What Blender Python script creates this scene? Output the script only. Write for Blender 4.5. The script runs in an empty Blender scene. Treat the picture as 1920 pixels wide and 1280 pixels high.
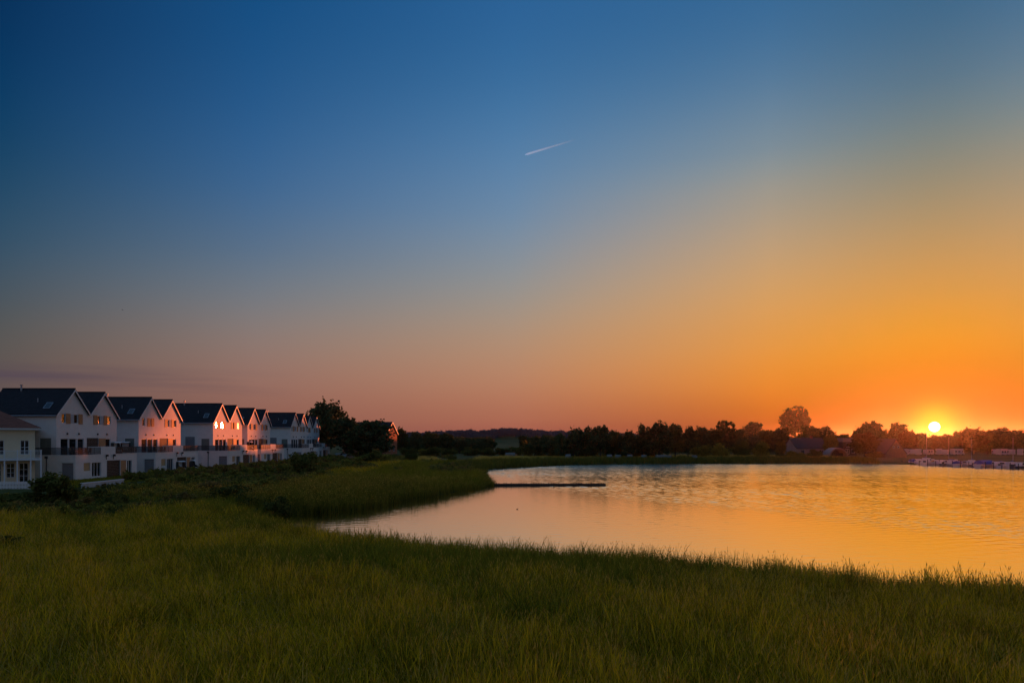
import bpy, math, random
import numpy as np
from mathutils import Vector

R = math.radians
rng = np.random.default_rng(7)
random.seed(7)
scene = bpy.context.scene
COL = scene.collection

# ------------------------------------------------------------------ camera
CAM_Z = 6.6
F = 1280.0                       # focal length in photograph pixels (24 mm on a 36 mm sensor)
HOR = 825.0                      # horizon row in the photograph
cam_d = bpy.data.cameras.new('camera')
cam = bpy.data.objects.new('camera', cam_d)
COL.objects.link(cam)
cam.location = (0, 0, CAM_Z)
cam.rotation_euler = (R(90), 0, 0)
cam_d.lens = 24
cam_d.sensor_width = 36
cam_d.shift_y = (HOR - 640) / 1920.0
cam_d.clip_start = 0.2
cam_d.clip_end = 40000
scene.camera = cam

# ------------------------------------------------------------------ sky and sun
SUN_AZ, SUN_EL = R(31.75), R(0.95)
SUN = Vector((math.sin(SUN_AZ) * math.cos(SUN_EL), math.cos(SUN_AZ) * math.cos(SUN_EL), math.sin(SUN_EL)))


def lin(c):
    o = []
    for v in c:
        v = v / 255.0
        o.append(v / 12.92 if v <= 0.04045 else ((v + 0.055) / 1.055) ** 2.4)
    return o


world = bpy.data.worlds.new('World')
scene.world = world
world.use_nodes = True
wt = world.node_tree
wt.nodes.clear()
wn, wl = wt.nodes.new, wt.links.new


def wmath(op, a, b=None, c=None, clamp=False):
    n = wn('ShaderNodeMath')
    n.operation = op
    n.use_clamp = clamp
    for i, v in enumerate((a, b, c)):
        if v is None:
            continue
        if isinstance(v, (int, float)):
            n.inputs[i].default_value = v
        else:
            wl(v, n.inputs[i])
    return n.outputs[0]


geo = wn('ShaderNodeTexCoord')
DIR = geo.outputs['Generated']
sep = wn('ShaderNodeSeparateXYZ')
wl(DIR, sep.inputs[0])
elev = wmath('MULTIPLY', wmath('ARCSINE', sep.outputs[2]), 180 / math.pi)
hx, hy = sep.outputs[0], sep.outputs[1]
hl = wmath('SQRT', wmath('ADD', wmath('ADD', wmath('MULTIPLY', hx, hx), wmath('MULTIPLY', hy, hy)), 1e-6))
dotaz = wmath('DIVIDE', wmath('ADD', wmath('MULTIPLY', hx, math.sin(SUN_AZ)), wmath('MULTIPLY', hy, math.cos(SUN_AZ))), hl)
azd = wmath('MULTIPLY', wmath('ARCCOSINE', wmath('MINIMUM', wmath('MAXIMUM', dotaz, -1.0), 1.0)), 180 / math.pi)
azd = wmath('DIVIDE', wmath('MULTIPLY', azd, azd), wmath('ADD', azd, 5.0))      # eases off towards the sun's bearing, so no crease there
ramp_in = wmath('DIVIDE', elev, 90.0, clamp=True)

ZENITH = (66, 104, 146)
SUN_E, SUN_C = 5.0, (1.0, 0.19, 0.045)
HAZE_D, HAZE_G, HAZE_TOP = 0.000040, 0.87, 38.0


def air(el, az):
    """what the lit haze itself adds to the sky in that direction"""
    el = max(el, R(0.75))
    ca = math.sin(el) * math.sin(SUN_EL) + math.cos(el) * math.cos(SUN_EL) * math.cos(R(az))
    ph = (1 - HAZE_G ** 2) / (4 * math.pi * (1 + HAZE_G ** 2 - 2 * HAZE_G * ca) ** 1.5)
    k = HAZE_D * (HAZE_TOP - CAM_Z) / math.sin(el) * SUN_E * ph * 0.85
    return [k * v for v in SUN_C]


SKY = [   # degrees from the sun's bearing, cosine used for the elevations, (row in the photograph, colour)
    (0.0, 0.851, [(815, (255, 134, 26)), (770, (255, 136, 26)), (680, (252, 148, 32)), (620, (238, 153, 46)), (550, (222, 153, 70)),
                  (450, (190, 149, 98)), (350, (156, 141, 113)), (250, (120, 131, 129)), (150, (90, 118, 138)), (0, (56, 100, 136))]),
    (11.1, 0.936, [(815, (214, 98, 44)), (780, (222, 108, 44)), (720, (235, 136, 44)), (650, (228, 149, 64)), (550, (212, 158, 96)),
                   (450, (185, 156, 123)), (350, (152, 150, 141)), (280, (124, 142, 153)), (150, (80, 120, 154)), (0, (50, 101, 147))]),
    (31.7, 1.0, [(815, (162, 92, 78)), (790, (170, 100, 80)), (720, (184, 126, 96)), (640, (177, 141, 113)), (560, (153, 146, 137)),
                 (480, (130, 142, 154)), (400, (108, 137, 166)), (280, (80, 125, 167)), (150, (54, 107, 155)), (0, (40, 95, 148))]),
    (52.3, 0.936, [(815, (136, 88, 78)), (790, (140, 92, 80)), (720, (149, 107, 96)), (640, (141, 120, 111)), (560, (116, 121, 127)),
                   (470, (88, 111, 135)), (350, (58, 101, 145)), (200, (36, 88, 138)), (0, (14, 74, 126))]),
    (68.6, 0.8, [(815, (98, 78, 78)), (720, (96, 80, 80)), (640, (90, 86, 82)), (560, (74, 84, 92)), (450, (48, 80, 104)),
                 (300, (18, 66, 100)), (150, (4, 56, 98)), (0, (2, 46, 88))]),
    (150.0, 1.0, [(815, (112, 110, 122)), (700, (126, 122, 136)), (500, (116, 124, 144)), (200, (88, 114, 146)), (0, (72, 106, 144))]),
]
prev = None
prev_az = None
for az, cz, stops in SKY:
    rp = wn('ShaderNodeValToRGB')
    cr = rp.color_ramp
    cr.interpolation = 'B_SPLINE'
    pts = []
    for y, c in stops:
        el = math.atan((HOR - y) / F * cz)
        ad = air(el, az)
        pts.append((math.degrees(el) / 90.0, [max(0.25 * v, v - q) for v, q in zip(lin(c), ad)]))
    pts.append((max(p[0] for p in pts) + 0.05, [v * 0.97 for v in lin(stops[-1][1])]))
    pts.append((0.66, lin(ZENITH)))
    pts.append((1.0, lin(ZENITH)))
    pts.sort(key=lambda p: p[0])
    cr.elements[0].position = pts[0][0]
    cr.elements[0].color = (*pts[0][1], 1)
    cr.elements[1].position = pts[-1][0]
    cr.elements[1].color = (*pts[-1][1], 1)
    for p, c in pts[1:-1]:
        e = cr.elements.new(p)
        e.color = (*c, 1)
    wl(ramp_in, rp.inputs[0])
    if prev is None:
        prev, prev_az = rp.outputs[0], az
        continue
    mr = wn('ShaderNodeMapRange')
    mr.interpolation_type = 'LINEAR'
    mr.inputs['From Min'].default_value = prev_az ** 2 / (prev_az + 5.0)
    mr.inputs['From Max'].default_value = az ** 2 / (az + 5.0)
    wl(azd, mr.inputs['Value'])
    mx = wn('ShaderNodeMix')
    mx.data_type = 'RGBA'
    wl(mr.outputs[0], mx.inputs['Factor'])
    wl(prev, mx.inputs[6])
    wl(rp.outputs[0], mx.inputs[7])
    prev, prev_az = mx.outputs[2], az
# thin flat cloud bars low over the houses
mp = wn('ShaderNodeVectorMath')
mp.operation = 'MULTIPLY'
wl(DIR, mp.inputs[0])
mp.inputs[1].default_value = (2.6, 2.6, 60.0)
nz = wn('ShaderNodeTexNoise')
nz.inputs['Scale'].default_value = 1.0
nz.inputs['Detail'].default_value = 3.0
wl(mp.outputs[0], nz.inputs['Vector'])
band = wmath('MULTIPLY',
             wmath('SUBTRACT', 1.0, wmath('MULTIPLY', wmath('ABSOLUTE', wmath('SUBTRACT', elev, 4.3)), 0.75), clamp=True),
             wmath('MULTIPLY', wmath('SUBTRACT', azd, 44.0), 0.09, clamp=True))
cl = wmath('MULTIPLY', wmath('MULTIPLY', wmath('SUBTRACT', nz.outputs[0], 0.40), 5.0, clamp=True), band)
cm = wn('ShaderNodeMix')
cm.data_type = 'RGBA'
wl(wmath('MULTIPLY', cl, 0.8), cm.inputs['Factor'])
wl(prev, cm.inputs[6])
cm.inputs[7].default_value = (*lin((80, 68, 82)), 1)
# the sun's own disc and the glow of the air round it
sd_ = wn('ShaderNodeVectorMath')
sd_.operation = 'DOT_PRODUCT'
nv = wn('ShaderNodeVectorMath')
nv.operation = 'NORMALIZE'
wl(DIR, nv.inputs[0])
wl(nv.outputs[0], sd_.inputs[0])
sd_.inputs[1].default_value = SUN
ang = wmath('MULTIPLY', wmath('ARCCOSINE', wmath('MINIMUM', sd_.outputs['Value'], 0.9999999)), 180 / math.pi)
g1 = wmath('EXPONENT', wmath('MULTIPLY', wmath('POWER', wmath('DIVIDE', ang, 1.4), 2.0), -1.0))
g2 = wmath('EXPONENT', wmath('MULTIPLY', wmath('DIVIDE', ang, 5.0), -1.0))
disc = wmath('MULTIPLY', wmath('SUBTRACT', 0.37, ang), 12.0, clamp=True)


def addcol(a, fac, col):
    v = wn('ShaderNodeVectorMath')
    v.operation = 'SCALE'
    v.inputs[0].default_value = col
    wl(fac, v.inputs['Scale'])
    s = wn('ShaderNodeVectorMath')
    s.operation = 'ADD'
    wl(a, s.inputs[0])
    wl(v.outputs[0], s.inputs[1])
    return s.outputs[0]


c = addcol(cm.outputs[2], g1, (0.20, 0.40, 0.0))
c = addcol(c, disc, (7.0, 6.5, 4.2))
nish = wn('ShaderNodeTexSky')
nish.sky_type = 'NISHITA'
nish.sun_disc = False
nish.sun_elevation = SUN_EL
nish.sun_rotation = SUN_AZ
nsc = wn('ShaderNodeVectorMath')
nsc.operation = 'SCALE'
wl(nish.outputs[0], nsc.inputs[0])
nsc.inputs['Scale'].default_value = 0.004
nad = wn('ShaderNodeVectorMath')
nad.operation = 'ADD'
wl(c, nad.inputs[0])
wl(nsc.outputs[0], nad.inputs[1])
bg = wn('ShaderNodeBackground')
wl(nad.outputs[0], bg.inputs['Color'])
bg.inputs['Strength'].default_value = 1.0
wo = wn('ShaderNodeOutputWorld')
wl(bg.outputs[0], wo.inputs['Surface'])
world.cycles.sampling_method = 'MANUAL'
world.cycles.sample_map_resolution = 2048

sun_d = bpy.data.lights.new('sun', 'SUN')
sun_d.energy = SUN_E
sun_d.angle = R(0.53)
sun_d.color = SUN_C
sun_o = bpy.data.objects.new('sun', sun_d)
COL.objects.link(sun_o)
sun_o.rotation_euler = SUN.to_track_quat('Z', 'Y').to_euler()

scene.view_settings.view_transform = 'Standard'
scene.view_settings.look = 'None'
scene.view_settings.exposure = 0.0
scene.view_settings.gamma = 1.0
scene.render.engine = 'CYCLES'
scene.cycles.max_bounces = 6
scene.cycles.diffuse_bounces = 4
scene.cycles.glossy_bounces = 3
scene.cycles.transmission_bounces = 3
scene.cycles.transparent_max_bounces = 8
scene.cycles.volume_bounces = 0
scene.cycles.caustics_reflective = False
scene.cycles.caustics_refractive = False
scene.cycles.sample_clamp_indirect = 4.0

# ------------------------------------------------------------------ helpers


def at(px, py, Y):
    """the point at distance Y that the photograph shows at (px, py)"""
    return Vector(((px - 960) / F * Y, Y, CAM_Z - (py - HOR) / F * Y))


def tag(o, label=None, cat=None, group=None, kind=None):
    if label:
        o['label'] = label
    if cat:
        o['category'] = cat
    if group:
        o['group'] = group
    if kind:
        o['kind'] = kind
    return o


def empty(name, loc=(0, 0, 0), rz=0.0, label=None, cat=None, group=None):
    o = bpy.data.objects.new(name, None)
    COL.objects.link(o)
    o.empty_display_size = 0.3
    o.location = loc
    o.rotation_euler = (0, 0, rz)
    return tag(o, label, cat, group)


def link(name, me, parent=None):
    o = bpy.data.objects.new(name, me)
    COL.objects.link(o)
    o.parent = parent
    return o


def copy_tree(o, parent=None):
    n = o.copy()
    COL.objects.link(n)
    n.parent = parent
    for ch in [k for k in bpy.data.objects if k.parent == o]:
        copy_tree(ch, n)
    return n


class MB:
    def __init__(s):
        s.v, s.f = [], []

    def quad(s, *p):
        i = len(s.v)
        s.v += [tuple(q) for q in p]
        s.f.append(tuple(range(i, i + len(p))))
        return s

    def box(s, x0, x1, y0, y1, z0, z1):
        i = len(s.v)
        s.v += [(x, y, z) for z in (z0, z1) for y in (y0, y1) for x in (x0, x1)]
        for q in ((0, 2, 3, 1), (4, 5, 7, 6), (0, 1, 5, 4), (2, 6, 7, 3), (0, 4, 6, 2), (1, 3, 7, 5)):
            s.f.append(tuple(i + k for k in q))
        return s

    def prism(s, poly, a, b, axis='y'):
        """polygon in the plane across `axis`, extruded from a to b"""
        n = len(poly)
        i = len(s.v)
        for t in (a, b):
            for p, q in poly:
                s.v.append((p, t, q) if axis == 'y' else ((t, p, q) if axis == 'x' else (p, q, t)))
        s.f.append(tuple(i + k for k in range(n)))
        s.f.append(tuple(i + n + k for k in reversed(range(n))))
        for k in range(n):
            k2 = (k + 1) % n
            s.f.append((i + k, i + n + k, i + n + k2, i + k2))
        return s

    def tube(s, a, b, r0, r1=None, n=8, caps=True):
        a, b = Vector(a), Vector(b)
        r1 = r0 if r1 is None else r1
        d = (b - a).normalized()
        u = d.orthogonal().normalized()
        w = d.cross(u)
        i = len(s.v)
        for c_, r in ((a, r0), (b, r1)):
            for k in range(n):
                t = 2 * math.pi * k / n
                s.v.append(tuple(c_ + (u * math.cos(t) + w * math.sin(t)) * r))
        for k in range(n):
            k2 = (k + 1) % n
            s.f.append((i + k, i + k2, i + n + k2, i + n + k))
        if caps:
            s.f.append(tuple(i + k for k in reversed(range(n))))
            s.f.append(tuple(i + n + k for k in range(n)))
        return s

    def mesh(s, name, mat, smooth=False):
        me = bpy.data.meshes.new(name)
        me.from_pydata(s.v, [], s.f)
        if mat:
            me.materials.append(mat)
        if smooth:
            me.polygons.foreach_set('use_smooth', [True] * len(me.polygons))
        me.update()
        return me

    def build(s, name, mat, parent=None, smooth=False):
        return link(name, s.mesh(name, mat, smooth), parent)


# ------------------------------------------------------------------ materials
M = {}


def mat(name, col, rough=0.7, var=0.12, scale=3.0, metallic=0.0, spec=0.5, bump=0.0, bscale=20.0, col2=None, trans=0.0, detail=4.0):
    m = bpy.data.materials.new(name)
    m.use_nodes = True
    nt = m.node_tree
    b = nt.nodes['Principled BSDF']
    b.inputs['Roughness'].default_value = rough
    b.inputs['Metallic'].default_value = metallic
    b.inputs['Specular IOR Level'].default_value = spec
    tc = nt.nodes.new('ShaderNodeTexCoord')
    n = nt.nodes.new('ShaderNodeTexNoise')
    n.inputs['Scale'].default_value = scale
    n.inputs['Detail'].default_value = detail
    nt.links.new(tc.outputs['Object'], n.inputs['Vector'])
    mr = nt.nodes.new('ShaderNodeMapRange')
    mr.inputs['From Min'].default_value = 0.3
    mr.inputs['From Max'].default_value = 0.7
    nt.links.new(n.outputs[0], mr.inputs['Value'])
    mx = nt.nodes.new('ShaderNodeMix')
    mx.data_type = 'RGBA'
    lo = [max(0, v * (1 - var)) for v in col] if col2 is None else col
    hi = [min(1, v * (1 + var)) for v in col] if col2 is None else col2
    mx.inputs[6].default_value = (*lo, 1)
    mx.inputs[7].default_value = (*hi, 1)
    nt.links.new(mr.outputs[0], mx.inputs['Factor'])
    nt.links.new(mx.outputs[2], b.inputs['Base Color'])
    if bump:
        n2 = nt.nodes.new('ShaderNodeTexNoise')
        n2.inputs['Scale'].default_value = bscale
        n2.inputs['Detail'].default_value = 3
        nt.links.new(tc.outputs['Object'], n2.inputs['Vector'])
        bp = nt.nodes.new('ShaderNodeBump')
        bp.inputs['Strength'].default_value = bump
        bp.inputs['Distance'].default_value = 0.05
        nt.links.new(n2.outputs[0], bp.inputs['Height'])
        nt.links.new(bp.outputs[0], b.inputs['Normal'])
    M[name] = m
    return m


def leafmat(name, c1, c2, trans=0.35, scale=0.12, thin=False):
    """foliage: colour varies from plant to plant, with the place and with fine noise; part of the light passes through"""
    m = bpy.data.materials.new(name)
    m.use_nodes = True
    nt = m.node_tree
    nt.nodes.clear()
    N, L = nt.nodes.new, nt.links.new
    oi = N('ShaderNodeObjectInfo')
    g = N('ShaderNodeNewGeometry')
    n = N('ShaderNodeTexNoise')
    n.inputs['Scale'].default_value = scale
    n.inputs['Detail'].default_value = 3
    L(g.outputs['Position'], n.inputs['Vector'])
    ad = N('ShaderNodeMath')
    ad.operation = 'MULTIPLY_ADD'
    L(oi.outputs['Random'], ad.inputs[0])
    ad.inputs[1].default_value = 0.42
    ad.inputs[2].default_value = -0.21
    ad2 = N('ShaderNodeMath')
    ad2.operation = 'ADD'
    L(ad.outputs[0], ad2.inputs[0])
    L(n.outputs[0], ad2.inputs[1])
    rr = N('ShaderNodeMath')
    rr.operation = 'MULTIPLY_ADD'
    L(g.outputs['Random Per Island'], rr.inputs[0])
    rr.inputs[1].default_value = 0.9
    rr.inputs[2].default_value = -0.45
    ad3 = N('ShaderNodeMath')
    ad3.operation = 'ADD'
    L(ad2.outputs[0], ad3.inputs[0])
    L(rr.outputs[0], ad3.inputs[1])
    mr = N('ShaderNodeMapRange')
    mr.inputs['From Min'].default_value = 0.2
    mr.inputs['From Max'].default_value = 0.8
    L(ad3.outputs[0], mr.inputs['Value'])
    mx = N('ShaderNodeMix')
    mx.data_type = 'RGBA'
    mx.inputs[6].default_value = (*c1, 1)
    mx.inputs[7].default_value = (*c2, 1)
    L(mr.outputs[0], mx.inputs['Factor'])
    d = N('ShaderNodeBsdfDiffuse')
    t = N('ShaderNodeBsdfTranslucent')
    ms = N('ShaderNodeMixShader')
    ms.inputs[0].default_value = trans
    L(mx.outputs[2], d.inputs['Color'])
    L(mx.outputs[2], t.inputs['Color'])
    L(d.outputs[0], ms.inputs[1])
    L(t.outputs[0], ms.inputs[2])
    o = N('ShaderNodeOutputMaterial')
    if thin:      # thin blades let through as much as they throw back
        ms = N('ShaderNodeAddShader')
        L(d.outputs[0], ms.inputs[0])
        L(t.outputs[0], ms.inputs[1])
    L(ms.outputs[0], o.inputs['Surface'])
    M[name] = m
    return m


mat('white_render', (0.79, 0.74, 0.67), 0.85, 0.05, 1.3, bump=0.15, bscale=30)
mat('white_trim', (0.78, 0.77, 0.75), 0.5, 0.03)
mat('grey_render', (0.42, 0.43, 0.44), 0.85, 0.06, 1.2)
mat('cream_render', (0.82, 0.66, 0.42), 0.85, 0.05, 1.0)
mat('roof_dark', (0.020, 0.020, 0.023), 0.8, 0.25, 2.2, bump=0.5, bscale=6, spec=0.25)
mat('roof_red', (0.24, 0.07, 0.035), 0.85, 0.25, 3.0, bump=0.4, bscale=8)
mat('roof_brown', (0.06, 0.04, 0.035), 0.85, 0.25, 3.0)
mat('larch', (0.42, 0.22, 0.10), 0.6, 0.2, 4.0)
mat('larch_pale', (0.46, 0.32, 0.16), 0.6, 0.15, 4.0)
mat('blind', (0.045, 0.032, 0.025), 0.7, 0.15)
mat('sage_door', (0.16, 0.18, 0.15), 0.5, 0.08)
mat('grey_door', (0.22, 0.22, 0.23), 0.5, 0.08)
mat('glass', (0.012, 0.014, 0.017), 0.035, 0.1, spec=0.8)
mat('dark_metal', (0.03, 0.03, 0.033), 0.45, 0.1)
mat('rail_mesh', (0.035, 0.037, 0.04), 0.6, 0.1)
mat('zinc', (0.35, 0.36, 0.38), 0.45, 0.1, metallic=0.6)
mat('brick', (0.36, 0.13, 0.06), 0.9, 0.3, 5.0)
mat('bark', (0.05, 0.038, 0.028), 0.95, 0.3, 3.0)
mat('wicker', (0.05, 0.04, 0.034), 0.8, 0.2, 8.0)
mat('canvas_white', (0.72, 0.70, 0.66), 0.8, 0.06)
mat('canvas_blue', (0.05, 0.07, 0.30), 0.7, 0.15)
mat('old_wood', (0.045, 0.035, 0.028), 0.9, 0.3, 4.0)
mat('boat_white', (0.64, 0.61, 0.57), 0.35, 0.05)
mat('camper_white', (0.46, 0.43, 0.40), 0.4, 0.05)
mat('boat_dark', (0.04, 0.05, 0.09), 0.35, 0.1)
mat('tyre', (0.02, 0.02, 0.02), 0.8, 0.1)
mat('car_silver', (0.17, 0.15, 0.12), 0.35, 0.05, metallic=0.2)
mat('stone_wall', (0.55, 0.53, 0.50), 0.9, 0.12, 2.0, bump=0.3)
mat('feather', (0.03, 0.025, 0.022), 0.8, 0.2)
mat('barn_sheet', (0.20, 0.17, 0.15), 0.5, 0.1)
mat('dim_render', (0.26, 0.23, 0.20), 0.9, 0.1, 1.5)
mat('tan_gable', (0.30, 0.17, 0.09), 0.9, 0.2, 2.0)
leafmat('leaf_dark', (0.045, 0.068, 0.030), (0.115, 0.15, 0.055), 0.3, 0.3)
leafmat('leaf_mid', (0.05, 0.066, 0.024), (0.13, 0.15, 0.045), 0.3, 0.3)
leafmat('leaf_light', (0.07, 0.085, 0.02), (0.16, 0.17, 0.04), 0.3, 0.3)
leafmat('leaf_autumn', (0.05, 0.038, 0.016), (0.11, 0.085, 0.03), 0.3, 0.3)
leafmat('meadow', (0.15, 0.108, 0.005), (0.50, 0.315, 0.014), 0.45, 0.35, True)
leafmat('sedge', (0.09, 0.080, 0.007), (0.20, 0.165, 0.014), 0.4, 0.22, True)
leafmat('seed', (0.22, 0.13, 0.02), (0.44, 0.28, 0.05), 0.3, 0.2, True)
leafmat('straw', (0.30, 0.19, 0.03), (0.46, 0.31, 0.07), 0.35, 0.1, True)
leafmat('reed', (0.065, 0.058, 0.008), (0.21, 0.15, 0.018), 0.4, 0.15, True)
leafmat('bank_reed', (0.06, 0.058, 0.010), (0.15, 0.12, 0.02), 0.4, 0.1, True)
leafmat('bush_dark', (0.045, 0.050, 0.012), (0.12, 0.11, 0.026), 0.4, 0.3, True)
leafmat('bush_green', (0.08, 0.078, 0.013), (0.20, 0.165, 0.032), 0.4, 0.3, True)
leafmat('bush_brown', (0.08, 0.055, 0.016), (0.18, 0.12, 0.035), 0.4, 0.3, True)
leafmat('weed_green', (0.08, 0.075, 0.012), (0.22, 0.175, 0.03), 0.35, 0.4, True)
leafmat('weed_brown', (0.09, 0.058, 0.016), (0.22, 0.14, 0.04), 0.35, 0.4, True)
leafmat('flower', (0.55, 0.42, 0.10), (0.75, 0.6, 0.25), 0.2, 0.2)
leafmat('forest_far', (0.06, 0.11, 0.15), (0.10, 0.16, 0.20), 0.2, 0.05)  # blue of distant haze painted into the leaf colour

# ------------------------------------------------------------------ land and water
SHORE = np.array([(19.6, 26.0), (16.6, 27.0), (14.2, 28.5), (10.6, 31.0), (6.4, 33.6), (2.3, 34.8), (-1.7, 35.8), (-5.2, 37.2), (-8.5, 39.4),
                  (-12.6, 43.0), (-16.0, 47.8), (-19.8, 53.0), (-23.0, 57.0), (-19.8, 60.6), (-14.6, 65.0), (-12.6, 73.0), (-8.6, 83.0), (-5.2, 93.0),
                  (-3.5, 98.0), (-3.8, 103.0), (-5.2, 117), (-6.2, 138), (-6.4, 153), (0, 163), (11, 178), (28, 187), (51, 191.5), (81, 192.5),
                  (102, 191), (107, 186), (112, 174), (119, 160), (128, 134), (150, 100), (130, 40), (60, 14), (32, 18)], dtype=float)


def inside(P, poly):
    x, y = P[:, 0], P[:, 1]
    r = np.zeros(len(P), bool)
    n = len(poly)
    for i in range(n):
        x0, y0 = poly[i]
        x1, y1 = poly[(i + 1) % n]
        cnd = (y0 > y) != (y1 > y)
        with np.errstate(divide='ignore', invalid='ignore'):
            r ^= cnd & (x < (x1 - x0) * (y - y0) / (y1 - y0 + 1e-12) + x0)
    return r


def shore_dist(P):
    """metres from the waterline, positive on land"""
    d = np.full(len(P), 1e9)
    n = len(SHORE)
    for i in range(n):
        a, b = SHORE[i], SHORE[(i + 1) % n]
        ab = b - a
        t = np.clip(((P - a) @ ab) / (ab @ ab), 0, 1)
        q = a + t[:, None] * ab
        d = np.minimum(d, np.hypot(*(P - q).T))
    return np.where(inside(P, SHORE), -d, d)


def sstep(x):
    x = np.clip(x, 0, 1)
    return x * x * (3 - 2 * x)


def wob(x, y, s, seed=0):
    return (np.sin(x / s + 1.3 + seed) * np.cos(y / s * 0.83 + 2.1 * seed) + 0.5 * np.sin(x / s * 2.3 + y / s * 1.7 + seed)) / 1.5


def height(P):
    P = np.asarray(P, float).reshape(-1, 2)
    x, y = P[:, 0], P[:, 1]
    s = shore_dist(P) + 0.5 * wob(x, y, 3.1) + 0.25 * wob(x, y, 1.1, 2)
    z = np.where(s > 0, 0.45 * sstep(s / 2.5) + 0.02 * np.clip(s, 0, 20), -1.4 * sstep(-s / 4.0))
    z = z + np.where(s > 0, 0.10 * wob(x, y, 6.0, 1) * sstep(s / 4), 0)
    pad = sstep((-40.8 - x) / 2.6) * sstep((y - 64.5) / 4.5)
    z = np.where(s > 0, z * (1 - pad) + 1.75 * pad, z)
    far = sstep((y - 150) / 60) * sstep(s / 25)
    z = z + far * 0.35
    r = np.hypot(x, y)
    z = z + sstep((r - 330) / 350) * 2.5
    # wooded rise beyond the fields
    z = z + 5.5 * np.exp(-(((x - 2) / 42.0) ** 2 + ((y - 720) / 90.0) ** 2)) + 4.0 * np.exp(-(((x + 60) / 60.0) ** 2 + ((y - 740) / 90.0) ** 2)) \
          + 4.5 * np.exp(-(((x - 75) / 55.0) ** 2 + ((y - 740) / 90.0) ** 2))
    return z


def h1(x, y):
    return float(height([[x, y]])[0])


# one sheet: rings round the camera, finer where it is near
rad = np.concatenate([[0.5], np.geomspace(4, 60, 90), np.geomspace(61.5, 260, 120), np.geomspace(266, 2600, 46)])
NA = 420
th = np.concatenate([np.linspace(R(-48), R(48), 320, endpoint=False), np.linspace(R(48), R(312), NA - 320, endpoint=False)])
RR, TT = np.meshgrid(rad, th, indexing='ij')
GX, GY = (RR * np.sin(TT)).ravel(), (RR * np.cos(TT)).ravel()
GZ = height(np.stack([GX, GY], 1))
verts = np.stack([GX, GY, GZ], 1)
nr, na = len(rad), len(th)
ii, jj = np.meshgrid(np.arange(nr - 1), np.arange(na), indexing='ij')
j2 = (jj + 1) % na
quads = np.stack([ii * na + jj, ii * na + j2, (ii + 1) * na + j2, (ii + 1) * na + jj], -1).reshape(-1, 4)


def npmesh(name, V, Q, mats, smooth=False, midx=None):
    me = bpy.data.meshes.new(name)
    me.vertices.add(len(V))
    me.vertices.foreach_set('co', np.asarray(V, np.float32).ravel())
    k = Q.shape[1]
    me.loops.add(Q.size)
    me.loops.foreach_set('vertex_index', np.asarray(Q, np.int32).ravel())
    me.polygons.add(len(Q))
    me.polygons.foreach_set('loop_start', np.arange(0, Q.size, k, dtype=np.int32))
    me.polygons.foreach_set('loop_total', np.full(len(Q), k, np.int32))
    for m in mats:
        me.materials.append(m)
    if midx is not None:
        me.polygons.foreach_set('material_index', np.asarray(midx, np.int32))
    if smooth:
        me.polygons.foreach_set('use_smooth', np.ones(len(Q), bool))
    me.update(calc_edges=True)
    me.validate()
    return me


def ground_material():
    m = bpy.data.materials.new('ground_soil')
    m.use_nodes = True
    nt = m.node_tree
    N, L = nt.nodes.new, nt.links.new
    b = nt.nodes['Principled BSDF']
    b.inputs['Roughness'].default_value = 0.95
    b.inputs['Specular IOR Level'].default_value = 0.1
    g = N('ShaderNodeNewGeometry')
    n1 = N('ShaderNodeTexNoise')
    n1.inputs['Scale'].default_value = 0.06
    n1.inputs['Detail'].default_value = 6
    L(g.outputs['Position'], n1.inputs['Vector'])
    n2 = N('ShaderNodeTexNoise')
    n2.inputs['Scale'].default_value = 1.7
    n2.inputs['Detail'].default_value = 6
    L(g.outputs['Position'], n2.inputs['Vector'])
    a = N('ShaderNodeMath')
    a.operation = 'MULTIPLY_ADD'
    L(n2.outputs[0], a.inputs[0])
    a.inputs[1].default_value = 0.5
    L(n1.outputs[0], a.inputs[2])
    cr = N('ShaderNodeValToRGB')
    cr.color_ramp.elements[0].position = 0.5
    cr.color_ramp.elements[0].color = (0.045, 0.050, 0.014, 1)
    cr.color_ramp.elements[1].position = 1.0
    cr.color_ramp.elements[1].color = (0.15, 0.125, 0.045, 1)
    e = cr.color_ramp.elements.new(0.75)
    e.color = (0.085, 0.085, 0.022, 1)
    L(a.outputs[0], cr.inputs[0])
    L(cr.outputs[0], b.inputs['Base Color'])
    bp = N('ShaderNodeBump')
    bp.inputs['Strength'].default_value = 0.6
    bp.inputs['Distance'].default_value = 0.15
    L(n2.outputs[0], bp.inputs['Height'])
    L(bp.outputs[0], b.inputs['Normal'])
    return m


ground = link('ground', npmesh('ground', verts, quads, [ground_material()], True))
tag(ground, kind='structure')


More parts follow.
